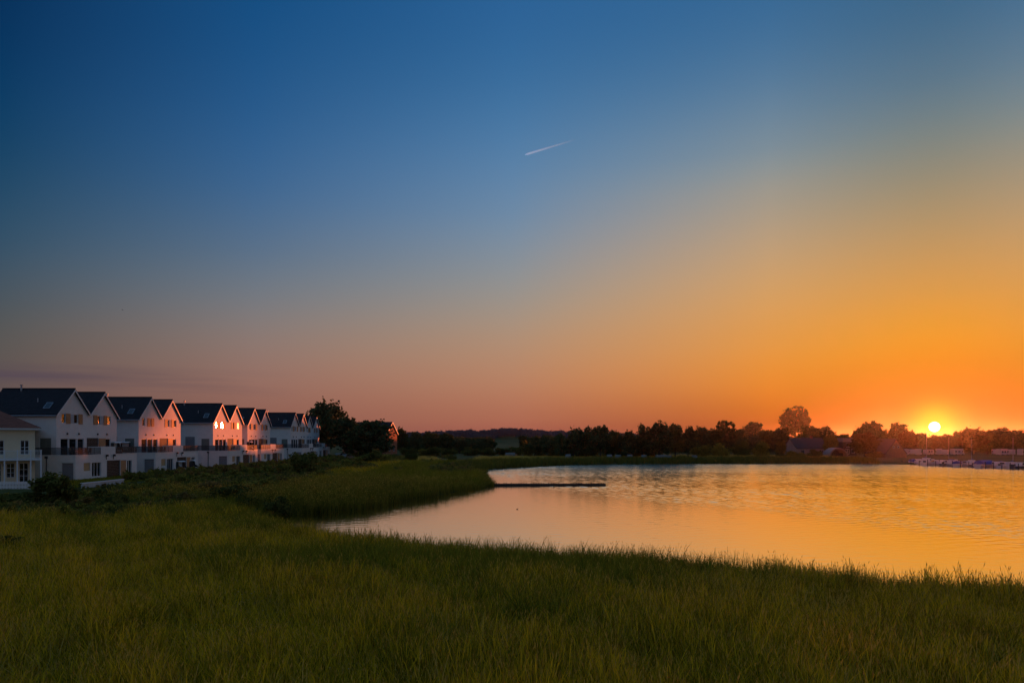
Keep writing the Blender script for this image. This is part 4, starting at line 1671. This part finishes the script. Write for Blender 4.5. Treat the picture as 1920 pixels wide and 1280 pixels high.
# ------------------------------------------------------------------ trees
T = [
    # px, top, width, distance, kind, leaf, label
    (614, 754, 80, 205, 'round', 'leaf_dark', 'big dark round tree standing just behind the last white house'),
    (650, 784, 74, 196, 'round', 'leaf_dark', 'dark tree between the big round tree and the brick house'),
    (676, 797, 66, 188, 'round', 'leaf_mid', 'lower bushy tree hiding the left end of the brick house'),
    (702, 788, 86, 186, 'round', 'leaf_dark', 'broad dark tree in front of the brick gable'),
    (596, 792, 40, 214, 'round', 'leaf_dark', 'dark tree peeping over the last white gable'),
    (752, 802, 30, 268, 'round', 'leaf_mid', 'tree rising directly beside the brick gable'),
    (778, 811, 34, 276, 'round', 'leaf_dark', 'second tree to the right of the brick gable'),
    (805, 811, 40, 284, 'round', 'leaf_mid', 'wide tree behind the dry grass bank'),
    (836, 812, 38, 284, 'round', 'leaf_mid', 'tree at the foot of the distant hill, over the spit'),
    (862, 822, 34, 276, 'round', 'leaf_dark', 'low tree between the spit and the distant hill'),
    (985, 808, 28, 262, 'tall', 'leaf_mid', 'slim tree standing against the distant hill'),
    (1003, 819, 30, 212, 'round', 'leaf_dark', 'small round tree next to the slim tree on the far bank'),
    (1026, 817, 42, 211, 'round', 'leaf_dark', 'round dark tree in front of the hill, far bank'),
    (1051, 811, 26, 205, 'tall', 'leaf_dark', 'narrow tree just left of the pointed tall tree'),
    (1075, 790, 38, 207, 'tall', 'leaf_dark', 'tall tree with pointed top, first of the dense dark row'),
    (1099, 800, 34, 209, 'tall', 'leaf_dark', 'tree right of the pointed tall tree in the dark row'),
    (1126, 800, 46, 206, 'round', 'leaf_dark', 'wide tree left of the notch in the dark row'),
    (1150, 808, 30, 210, 'round', 'leaf_mid', 'lowest tree, filling the notch in the dark row'),
    (1178, 797, 42, 207, 'tall', 'leaf_dark', 'tree right of the notch in the dark row'),
    (1205, 796, 36, 209, 'tall', 'leaf_dark', 'second tree right of the notch in the dark row'),
    (1236, 792, 56, 206, 'round', 'leaf_dark', 'broadest dome shaped tree of the dark row'),
    (1266, 797, 38, 210, 'round', 'leaf_mid', 'tree on the right flank of the dome shaped tree'),
    (1290, 801, 32, 212, 'round', 'leaf_dark', 'last tree of the dark row'),
    (1314, 800, 38, 236, 'round', 'leaf_dark', 'tree left of the open crowned tree, far bank'),
    (1338, 803, 40, 240, 'round', 'leaf_mid', 'low tree under the open crowned tree, far bank'),
    (1360, 783, 42, 246, 'airy', 'leaf_dark', 'open crowned tree rising between the dark row and the giant tree'),
    (1386, 806, 30, 250, 'round', 'leaf_dark', 'low tree right of the open crowned tree'),
    (1411, 792, 46, 560, 'round', 'leaf_dark', 'flat topped distant tree left of the giant tree'),
    (1437, 806, 40, 250, 'round', 'leaf_mid', 'low tree below the giant tree, on its left'),
    (1464, 800, 40, 248, 'round', 'leaf_dark', 'low tree at the left foot of the giant tree'),
    (1491, 760, 64, 534, 'giant', 'leaf_dark', 'giant round crowned tree with sky showing through, tallest on the horizon'),
    (1518, 800, 44, 262, 'round', 'leaf_mid', 'low tree behind the low house with pale chimneys'),
    (1550, 801, 44, 300, 'round', 'leaf_dark', 'dome shaped tree behind the arched shed'),
    (1556, 816, 30, 234, 'round', 'leaf_light', 'yellow green tree above the arched shed'),
    (1581, 812, 30, 280, 'round', 'leaf_mid', 'low tree behind the flat roofed house'),
    (1612, 802, 34, 262, 'round', 'leaf_dark', 'tree right behind the flat roofed house'),
    (1630, 785, 54, 258, 'airy', 'leaf_dark', 'open topped tree between flat roofed house and tan gable'),
    (1622, 812, 58, 212, 'round', 'leaf_autumn', 'broad brownish tree standing in front of the flat roofed house'),
    (1656, 806, 32, 262, 'round', 'leaf_mid', 'low tree behind the tan gabled house'),
    (1682, 788, 48, 262, 'airy', 'leaf_dark', 'loose crowned tree left of the sun, above the tan gable'),
    (1702, 808, 40, 256, 'round', 'leaf_autumn', 'brownish tree at the right shoulder of the tan gable'),
    (1727, 813, 38, 262, 'round', 'leaf_dark', 'low tree left of the setting sun'),
    (1750, 816, 32, 266, 'round', 'leaf_mid', 'low tree directly under the setting sun'),
    (1774, 814, 32, 262, 'round', 'leaf_dark', 'low tree just right of the setting sun'),
    (1798, 806, 20, 260, 'tall', 'leaf_dark', 'narrow pointed tree right of the setting sun'),
    (1824, 803, 54, 256, 'round', 'leaf_autumn', 'broad brownish tree right of the narrow pointed tree'),
    (1852, 808, 40, 262, 'round', 'leaf_mid', 'tree over the gap between the two camper rows'),
    (1882, 803, 48, 256, 'round', 'leaf_dark', 'broad dark tree behind the right hand camper row'),
    (1910, 806, 40, 260, 'round', 'leaf_dark', 'dark tree at the right edge, behind the campers'),
    (1942, 805, 44, 256, 'round', 'leaf_dark', 'dark tree cut by the right edge of the picture'),
]
for t in T:
    tree(*t)

B = [
    # bushes and shrubs
    (112, 882, 104, 57.5, 'bush_dark', 'big dark bush beside the picket fence corner'),
    (30, 921, 110, 56.0, 'bush_dark', 'dark low hedge bush below the picket fence'),
    (-30, 915, 90, 57.0, 'bush_dark', 'dark bush at the left edge below the cream house'),
    (192, 917, 72, 60.0, 'bush_dark', 'low dark bush under the garden wall'),
    (248, 906, 70, 66.0, 'bush_green', 'bush at the far end of the garden wall'),
    (300, 893, 66, 75.0, 'bush_green', 'green bush below the garden of the second white house'),
    (350, 889, 60, 80.0, 'bush_green', 'bush below the hooded beach chairs'),
    (396, 882, 56, 88.0, 'bush_green', 'bush below the side wall of the third white house'),
    (444, 880, 52, 95.0, 'bush_green', 'bush in front of the garden storey of the third white house'),
    (492, 872, 54, 104.0, 'bush_green', 'bush in front of the fourth white house'),
    (532, 868, 40, 112.0, 'bush_green', 'small bush left of the dark round bush'),
    (571, 845, 66, 106.0, 'bush_dark', 'dark round bush covering the foot of the fifth white house'),
    (622, 862, 60, 122.0, 'bush_green', 'green bush right of the dark round bush'),
    (662, 856, 56, 138.0, 'bush_green', 'green bush under the bushy trees'),
    (700, 842, 50, 160.0, 'bush_dark', 'dark bush at the foot of the broad dark tree'),
    (728, 850, 40, 160.0, 'bush_green', 'bush below the brick gable'),
    (436, 908, 110, 63.0, 'bush_dark', 'wide dark thicket in the middle of the meadow slope'),
    (345, 916, 80, 60.0, 'bush_brown', 'brownish thicket left of the wide dark thicket'),
    (516, 930, 70, 59.0, 'bush_dark', 'dark clump beside the head of the inlet'),
    (22, 1002, 70, 35.0, 'bush_dark', 'small dark shrub in the near meadow at the left edge'),
    (772, 846, 30, 170.0, 'leaf_light', 'light bush on the dry grass bank'),
    (816, 836, 36, 225.0, 'bush_dark', 'round dark bush behind the dry grass bank'),
    (848, 848, 20, 172.0, 'leaf_light', 'small bright bush at the right end of the dry bank'),
    (882, 837, 44, 240.0, 'bush_dark', 'hedge bush right of the spit, first of the far hedge'),
    (914, 839, 44, 242.0, 'bush_dark', 'second bush of the far hedge'),
    (944, 838, 40, 241.0, 'bush_dark', 'third bush of the far hedge, below the green field'),
    (970, 836, 34, 238.0, 'bush_dark', 'last bush of the far hedge, left of the small round tree'),
    (1312, 830, 50, 216.0, 'bush_green', 'shrub right of the dark row on the far bank'),
    (1352, 830, 46, 214.0, 'bush_green', 'shrub below the open crowned tree'),
    (1390, 826, 42, 216.0, 'leaf_light', 'light green shrub in the middle of the far bank'),
    (1426, 826, 40, 215.0, 'bush_green', 'shrub left of the columnar light shrub'),
    (1463, 824, 24, 214.0, 'leaf_light', 'columnar light shrub left of the low grey brown roofed house'),
    (1492, 843, 46, 212.0, 'bush_green', 'low shrub in front of the low grey brown roofed house'),
    (1526, 842, 36, 211.0, 'leaf_light', 'low yellow green shrub in front of the grey brown roof'),
    (1640, 846, 36, 208.0, 'bush_brown', 'brownish shrub at the foot of the tan gable'),
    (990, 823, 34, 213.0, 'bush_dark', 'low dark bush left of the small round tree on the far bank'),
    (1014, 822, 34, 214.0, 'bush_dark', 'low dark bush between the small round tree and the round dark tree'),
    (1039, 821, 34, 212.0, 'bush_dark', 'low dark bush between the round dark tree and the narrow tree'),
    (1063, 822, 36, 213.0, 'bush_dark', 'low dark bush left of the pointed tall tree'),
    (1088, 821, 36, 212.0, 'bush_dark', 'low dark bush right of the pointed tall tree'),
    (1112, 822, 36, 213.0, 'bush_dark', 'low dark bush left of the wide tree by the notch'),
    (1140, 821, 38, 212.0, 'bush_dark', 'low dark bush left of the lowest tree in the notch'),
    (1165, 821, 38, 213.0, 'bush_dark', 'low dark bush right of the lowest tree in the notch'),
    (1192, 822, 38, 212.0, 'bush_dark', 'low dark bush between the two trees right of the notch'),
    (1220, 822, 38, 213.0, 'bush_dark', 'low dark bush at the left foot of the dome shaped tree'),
    (766, 838, 44, 222.0, 'bush_dark', 'dark bush directly right of the brick gable'),
    (796, 840, 40, 228.0, 'bush_green', 'green bush left of the round dark bush behind the dry bank'),
    (842, 837, 40, 232.0, 'bush_dark', 'dark bush between the round dark bush and the far hedge'),
    (160, 930, 60, 54.0, 'bush_brown', 'brownish low bush in front of the garden wall'),
    (225, 926, 56, 56.5, 'bush_dark', 'low dark bush right of the brownish bush below the garden wall'),
    (285, 915, 70, 62.0, 'bush_green', 'green bush in the middle of the rough slope'),
    (395, 900, 70, 68.0, 'bush_brown', 'brownish bush halfway up the rough slope'),
    (480, 893, 70, 76.0, 'bush_green', 'green bush above the wide dark thicket'),
    (540, 895, 60, 80.0, 'bush_brown', 'brownish bush behind the head of the inlet'),
    (610, 880, 60, 98.0, 'bush_green', 'green bush on the landward end of the spit'),
]
for px, top, w, Y, lf, lab in B:
    tree(px, top, w, Y, 'bush', lf, lab)

# ------------------------------------------------------------------ groyne, boats, campers


def groyne():
    root = empty('wooden_groyne', (0, 99.2, 0.1), 0, 'long low dark wooden groyne running out from the spit', 'groyne')
    me = MB().tube((0, 0, -.9), (0, 0, .30), .12, .10, 8).mesh('post', M['old_wood'])
    for k in range(46):
        rs_ = random.Random(k)
        p_ = link('post', me, root)
        p_.location = (-3.0 + k * .363, rs_.uniform(-.05, .05), rs_.uniform(-.08, .05))
        p_.rotation_euler = (rs_.uniform(-.05, .05), rs_.uniform(-.05, .05), 0)
    for y in (-.16, .16):
        r_ = MB()
        r_.box(-3.2, 13.6, y - .04, y + .04, -.35, .18)
        r_.build('rail', M['old_wood'], root)


groyne()


def hull(L_, Bm, Fb):
    """lofted hull, bow at +x"""
    S = [(-.5, .78, .92), (-.3, .95, .90), (0, 1.0, .92), (.25, .82, 1.0), (.42, .42, 1.1), (.5, .03, 1.18)]
    mb = MB()
    rows = []
    for s, b, f in S:
        hb = Bm / 2 * b
        rows.append([(s * L_, -hb, Fb * f), (s * L_, -hb * .92, Fb * .4), (s * L_, -hb * .55, -.12), (s * L_, 0, -.28 * (1 if b > .1 else .1)),
                     (s * L_, hb * .55, -.12), (s * L_, hb * .92, Fb * .4), (s * L_, hb, Fb * f)])
    for r_ in rows:
        mb.v += r_
    for a in range(len(rows) - 1):
        for k in range(6):
            mb.f.append((a * 7 + k, a * 7 + k + 1, (a + 1) * 7 + k + 1, (a + 1) * 7 + k))
    mb.f.append(tuple(range(7)))
    dk = MB()
    for a in range(len(rows) - 1):
        q0, q1 = rows[a], rows[a + 1]
        dk.quad(*[(p_[0], p_[1] * .97, p_[2] - .03) for p_ in (q0[0], q1[0], q1[6], q0[6])])
    return mb, dk


def motorboat(cover=False, dark=False, mast=0.0, L_=5.6):
    root = empty('sailing_boat' if mast else ('covered_boat' if cover else 'motorboat'))
    h_, d_ = hull(L_, 2.1, .72)
    h_.build('hull', M['boat_dark' if dark else 'boat_white'], root)
    d_.build('deck', M['canvas_white'], root)
    if cover:
        c_ = MB()
        c_.prism([(-.98, .68), (.98, .68), (.75, 1.2), (0, 1.45), (-.75, 1.2)], -L_ * .42, L_ * .18, 'x')
        c_.build('tarpaulin', M['canvas_blue'], root)
    else:
        c_ = MB()
        c_.prism([(-L_ * .12, .68), (L_ * .30, .70), (L_ * .16, 1.2), (L_ * .08, 1.5), (-L_ * .10, 1.5)], -.72, .72, 'y')
        ca = c_.build('cabin', M['boat_white'], root)
        for y in (-.735, .735):
            w_ = MB()
            w_.prism([(-L_ * .08, 1.0), (L_ * .13, 1.0), (L_ * .09, 1.35), (-L_ * .07, 1.35)], y - .012, y + .012, 'y')
            w_.build('cabin_window', M['glass'], ca)
        ws = MB()
        ws.box(-L_ * .46, -L_ * .40, -.25, .25, .3, 1.05)
        ws.build('outboard_motor', M['dark_metal'], root)
    if mast:
        m_ = MB()
        m_.tube((L_ * .05, 0, .65), (L_ * .05, 0, mast), .055, .035, 8)
        m_.build('mast', M['zinc'], root)
        b_ = MB()
        b_.tube((L_ * .03, 0, 1.75), (-L_ * .42, 0, 1.7), .10, .08, 8)
        b_.build('furled_sail', M['canvas_blue'], root)
    return root


protos = {'m': motorboat(), 'c': motorboat(True), 's': motorboat(False, False, 7.2, 6.2), 'd': motorboat(False, True)}
used = set()
BO = [(1722, 870.5, 'm', 1.2, 'small white cabin boat, first of the moored row from the left'),
      (1737, 871.5, 's', 0.9, 'white sailing boat with mast under the setting sun'),
      (1753, 872.3, 'm', 1.9, 'white cabin boat moored right under the sun'),
      (1768, 872.8, 'd', 1.0, 'dark hulled boat right of the sun'),
      (1780, 873.3, 's', 1.4, 'sailing boat with slim mast, right of the dark hulled boat'),
      (1797, 874.0, 'c', 0.8, 'blue covered boat in the middle of the moored row'),
      (1814, 874.6, 'm', 1.7, 'white cabin boat right of the middle blue covered boat'),
      (1831, 875.2, 'd', 0.7, 'dark hulled boat left of the big blue cover'),
      (1850, 876.0, 'c', 0.4, 'large bright blue covered boat, most conspicuous of the moored row'),
      (1868, 876.8, 'm', 1.2, 'white cabin boat right of the large blue cover'),
      (1884, 877.4, 'm', 1.9, 'white cabin boat left of the tall mast'),
      (1899, 877.8, 's', 0.8, 'sailing boat with the tallest mast near the right edge'),
      (1914, 878.4, 'd', 0.3, 'dark hulled boat at the right edge of the picture'),
      (1934, 879.0, 'm', 0.9, 'white boat cut by the right edge of the picture')]
BO += [(1712, 869.6, 'c', 1.3, 'small blue covered boat at the left end, behind the row'), (1745, 870.3, 'd', 0.5, 'dark hull half hidden under the sun'),
       (1788, 871.6, 'm', 1.6, 'white boat half hidden behind the middle blue cover'), (1822, 872.9, 's', 1.1, 'sailing boat with bare mast between two cabin boats'),
       (1876, 874.6, 'c', 0.9, 'blue covered boat half hidden left of the tall mast')]
for px, py, ty, rz, lab in BO:
    o = protos[ty] if ty not in used else copy_tree(protos[ty])
    used.add(ty)
    Y = CAM_Z * F / (py - HOR)
    o.location = ((px - 960) / F * Y, Y, 0.0)
    o.rotation_euler = (0, 0, rz)
    sc = 1.25 if px in (1850, 1737) else 1.0
    o.scale = (sc, sc, sc * (1.0 if px != 1899 else 1.0))
    tag(o, lab, 'boat', 'boats moored in front of the campers')
mp_me = MB().tube((0, 0, -1.2), (0, 0, 1.5), .11, .09, 8).mesh('mooring_post', M['old_wood'])
for k in range(15):
    py = 871.2 + k * 0.62
    Y = CAM_Z * F / (py - HOR)
    o = link('mooring_post', mp_me)
    o.location = ((1708 + k * 15.5 - 960) / F * Y, Y, random.Random(k).uniform(-.3, .2))
    tag(o, 'slim wooden mooring post standing among the moored boats', 'post', 'mooring posts among the boats')
a, b = at(1700, 869.5, 190), at(1960, 869.5, 165)
je = empty('marina_jetty', (112.5, 183.0, 0), 0, 'low wooden jetty behind the moored boats', 'jetty')
jd = MB()
jd.prism([(-4.0, 8.0), (11.0, -24.0), (12.6, -23.2), (-2.4, 8.8)], .42, .52, 'z')
jd.build('deck', M['old_wood'], je)
for k in range(9):
    t_ = k / 8
    x, y = -3.2 + 15.0 * t_, 8.3 - 32 * t_
    p_ = MB()
    p_.tube((x, y, -1.2), (x, y, .95), .1, n=8)
    p_.build('post', M['old_wood'], je)


def camper(caravan=False):
    root = empty('caravan' if caravan else 'camper_van')
    b = MB()
    if caravan:
        prof = [(-2.4, .45), (2.3, .45), (2.55, 1.2), (2.3, 2.4), (1.9, 2.6), (-2.1, 2.6), (-2.45, 2.3), (-2.6, 1.2)]
    else:
        prof = [(-2.9, .4), (2.9, .4), (3.0, .95), (2.5, 1.25), (2.1, 2.0), (2.35, 2.75), (1.9, 2.95), (-2.8, 2.95), (-2.95, 2.6)]
    b.prism(prof, -1.1, 1.1, 'y')
    bo = b.build('body', M['camper_white'], root)
    wins = [(-1.6, -.5), (.2, 1.2)] if caravan else [(-2.2, -1.2), (-.5, .6), (1.35, 1.95)]
    for a_w, b_w in wins:
        for y in (-1.112, 1.112):
            w_ = MB()
            w_.box(a_w, b_w, y - .01, y + .01, 1.35, 2.0)
            w_.build('window', M['glass'], bo)
    st = MB()
    for y in (-1.106, 1.106):
        st.box(-2.3, 2.2, y - .004, y + .004, .85, 1.0)
    st.build('stripe', M['grey_render'], bo)
    for x in ((-.2,) if caravan else (-1.7, 1.8)):
        for y in (-1.0, 1.0):
            w_ = MB()
            w_.tube((x, y - .1, .34), (x, y + .1, .34), .34, n=14)
            w_.build('wheel', M['tyre'], root)
    if caravan:
        d_ = MB()
        d_.box(2.5, 3.5, -.05, .05, .42, .5)
        d_.build('drawbar', M['dark_metal'], root)
    return root


cv = {True: camper(True), False: camper(False)}
usedc = set()
CA = [(1698, 0, 1.0, 'small camper at the left end of the camper row'), (1710, 1, 1.15, 'second camper from the left end of the camper row'),
      (1722, 0, 0.95, 'camper left below the setting sun'), (1741, 1, 0.5, 'caravan straight below the setting sun'),
      (1760, 0, 1.1, 'camper right below the setting sun'), (1772, 1, 0.9, 'caravan at the right end of the row under the sun'),
      (1795, 0, 0.2, 'single white camper standing apart right of the sun'), (1866, 1, 1.1, 'first caravan of the group near the right edge'),
      (1880, 0, 0.4, 'long camper in the middle of the group near the right edge'), (1897, 1, 1.05, 'caravan behind the tallest mast'),
      (1913, 0, 0.9, 'camper at the right edge of the picture')]
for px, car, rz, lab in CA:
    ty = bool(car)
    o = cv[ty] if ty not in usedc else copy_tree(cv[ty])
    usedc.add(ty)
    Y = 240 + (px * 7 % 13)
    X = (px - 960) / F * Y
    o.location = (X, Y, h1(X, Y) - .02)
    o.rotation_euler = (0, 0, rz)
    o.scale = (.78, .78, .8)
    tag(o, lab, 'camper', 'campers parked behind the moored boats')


def parked_car():
    root = empty('parked_car')
    b = MB()
    b.prism([(-2.1, .3), (2.1, .3), (2.15, .75), (1.2, .9), (-2.05, .92)], -.85, .85, 'y')
    b.build('body', M['car_silver'], root)
    c_ = MB()
    c_.prism([(-1.9, .921), (1.15, .905), (.55, 1.42), (-1.4, 1.45)], -.74, .74, 'y')
    ca = c_.build('cabin', M['car_silver'], root)
    for y in (-.752, .752):
        w_ = MB()
        w_.prism([(-1.55, .98), (.85, .98), (.48, 1.36), (-1.25, 1.38)], y - .01, y + .01, 'y')
        w_.build('window', M['glass'], ca)
    for x in (-1.3, 1.3):
        for y in (-.78, .78):
            w_ = MB()
            w_.tube((x, y - .1, .31), (x, y + .1, .31), .31, n=12)
            w_.build('wheel', M['tyre'], root)
    return root


pc = parked_car()
CARS = ['below the third hedge bush', 'beside the last hedge bush', 'under the round dark tree', 'between the round dark tree and the narrow tree',
        'under the pointed tall tree', 'under the wide tree left of the notch', 'under the lowest tree in the notch', 'under the tree right of the notch',
        'under the second tree right of the notch', 'under the left half of the dome shaped tree', 'under the middle of the dome shaped tree',
        'under the right half of the dome shaped tree', 'right of the last tree of the dark row']
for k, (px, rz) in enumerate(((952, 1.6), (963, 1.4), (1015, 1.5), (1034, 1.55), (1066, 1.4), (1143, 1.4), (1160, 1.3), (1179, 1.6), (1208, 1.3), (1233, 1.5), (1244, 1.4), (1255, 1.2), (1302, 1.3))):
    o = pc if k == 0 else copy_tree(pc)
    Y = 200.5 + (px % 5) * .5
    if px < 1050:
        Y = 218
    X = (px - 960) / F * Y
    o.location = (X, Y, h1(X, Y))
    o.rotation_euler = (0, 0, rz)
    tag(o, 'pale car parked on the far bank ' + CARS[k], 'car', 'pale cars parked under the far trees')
for k, px in enumerate((640, 652)):
    o = copy_tree(pc)
    Y = 176.0
    X = (px - 960) / F * Y
    o.location = (X, Y, h1(X, Y))
    o.rotation_euler = (0, 0, 1.2)
    tag(o, 'pale car under the dark trees beyond the last white house, ' + ('the left of two' if k == 0 else 'the right of two'), 'car', 'cars under the dark trees')

# ------------------------------------------------------------------ birds, contrail


def bird(loc, s, label):
    root = empty('bird', loc, .6, label, 'bird')
    b = MB()
    ring = [(-.5, .02), (-.25, .10), (.1, .14), (.35, .08), (.5, .01)]
    for a, c_ in zip(ring[:-1], ring[1:]):
        b.tube((a[0], 0, 0), (c_[0], 0, 0), a[1], c_[1], 8)
    for sd in (-1, 1):
        b.prism([(.18, .02), (.05, .02), (-.22, .02)], 0, .001)
        b.quad((.2, 0, .06), (.1, sd * .5, .26), (-.1, sd * .95, .12), (-.16, sd * .45, .20), (-.12, 0, .05))
    b.build('body', M['feather'], root)
    root.scale = (s, s, s)
    return root


p = at(230, 581, 150)
bird(p, .32, 'tiny dark bird flying high over the white houses')


def duck(loc, label):
    root = empty('duck', loc, .4, label, 'duck')
    b = MB()
    ring = [(-.26, .01, .12), (-.16, .07, .07), (0, .10, .06), (.12, .08, .07), (.17, .045, .12), (.18, .045, .2), (.24, .045, .24), (.28, .02, .23), (.33, .008, .22)]
    for a, c_ in zip(ring[:-1], ring[1:]):
        b.tube((a[0], 0, a[2]), (c_[0], 0, c_[2]), a[1], c_[1], 8)
    b.build('body', M['feather'], root, True)
    root.scale = (.36, .36, .36)


duck((0.5, 65.3, 0.0), 'tiny dark duck floating alone on the smooth water')


def contrail():
    a, b = at(984, 290.5, 15000), at(1082, 261, 15000)
    n_, m_ = 40, 8
    V, Q = [], []
    d = (b - a)
    up = Vector((0, 0, 1))
    for k in range(n_ + 1):
        t = k / n_
        c_ = a + d * t
        r = (26 * min(1, t * 14) ** .5 * (1 - .45 * t) + 1)
        for q in range(m_):
            w = 2 * math.pi * q / m_
            V.append(tuple(c_ + Vector((0, math.cos(w) * r, math.sin(w) * r))))
    for k in range(n_):
        for q in range(m_):
            Q.append((k * m_ + q, k * m_ + (q + 1) % m_, (k + 1) * m_ + (q + 1) % m_, (k + 1) * m_ + q))
    m = bpy.data.materials.new('ice_trail')
    m.use_nodes = True
    nt = m.node_tree
    nt.nodes.clear()
    N, L = nt.nodes.new, nt.links.new
    tc = N('ShaderNodeTexCoord')
    sp = N('ShaderNodeSeparateXYZ')
    L(tc.outputs['Generated'], sp.inputs[0])
    cr = N('ShaderNodeValToRGB')
    cr.color_ramp.elements[0].position = 0
    cr.color_ramp.elements[0].color = (.55, .55, .55, 1)
    cr.color_ramp.elements[1].position = 1
    cr.color_ramp.elements[1].color = (0, 0, 0, 1)
    e = cr.color_ramp.elements.new(.45)
    e.color = (.26, .26, .26, 1)
    L(sp.outputs[0], cr.inputs[0])
    df = N('ShaderNodeBsdfDiffuse')
    df.inputs['Color'].default_value = (.30, .74, .99, 1)
    tr = N('ShaderNodeBsdfTranslucent')
    tr.inputs['Color'].default_value = (.30, .74, .99, 1)
    ad = N('ShaderNodeAddShader')
    L(df.outputs[0], ad.inputs[0])
    L(tr.outputs[0], ad.inputs[1])
    tp = N('ShaderNodeBsdfTransparent')
    ms = N('ShaderNodeMixShader')
    L(cr.outputs[0], ms.inputs[0])
    L(tp.outputs[0], ms.inputs[1])
    L(ad.outputs[0], ms.inputs[2])
    o_ = N('ShaderNodeOutputMaterial')
    L(ms.outputs[0], o_.inputs[0])
    o = link('contrail', npmesh('contrail', np.array(V), np.array(Q), [m], True))
    tag(o, 'short white contrail tapering across the blue sky', 'contrail')


contrail()

# ------------------------------------------------------------------ haze
hz = MB()
hz.box(-2700, 2700, -2700, 2700, -3.0, HAZE_TOP)
hm = bpy.data.materials.new('evening_haze')
hm.use_nodes = True
hm.node_tree.nodes.clear()
pv = hm.node_tree.nodes.new('ShaderNodeVolumePrincipled')
pv.inputs['Color'].default_value = (0.92, 0.86, 0.82, 1)
pv.inputs['Density'].default_value = HAZE_D
pv.inputs['Anisotropy'].default_value = HAZE_G
ho = hm.node_tree.nodes.new('ShaderNodeOutputMaterial')
hm.node_tree.links.new(pv.outputs[0], ho.inputs['Volume'])
haze = hz.build('haze', hm)
tag(haze, 'thin evening haze over the lake and the far bank', 'haze', None, 'stuff')
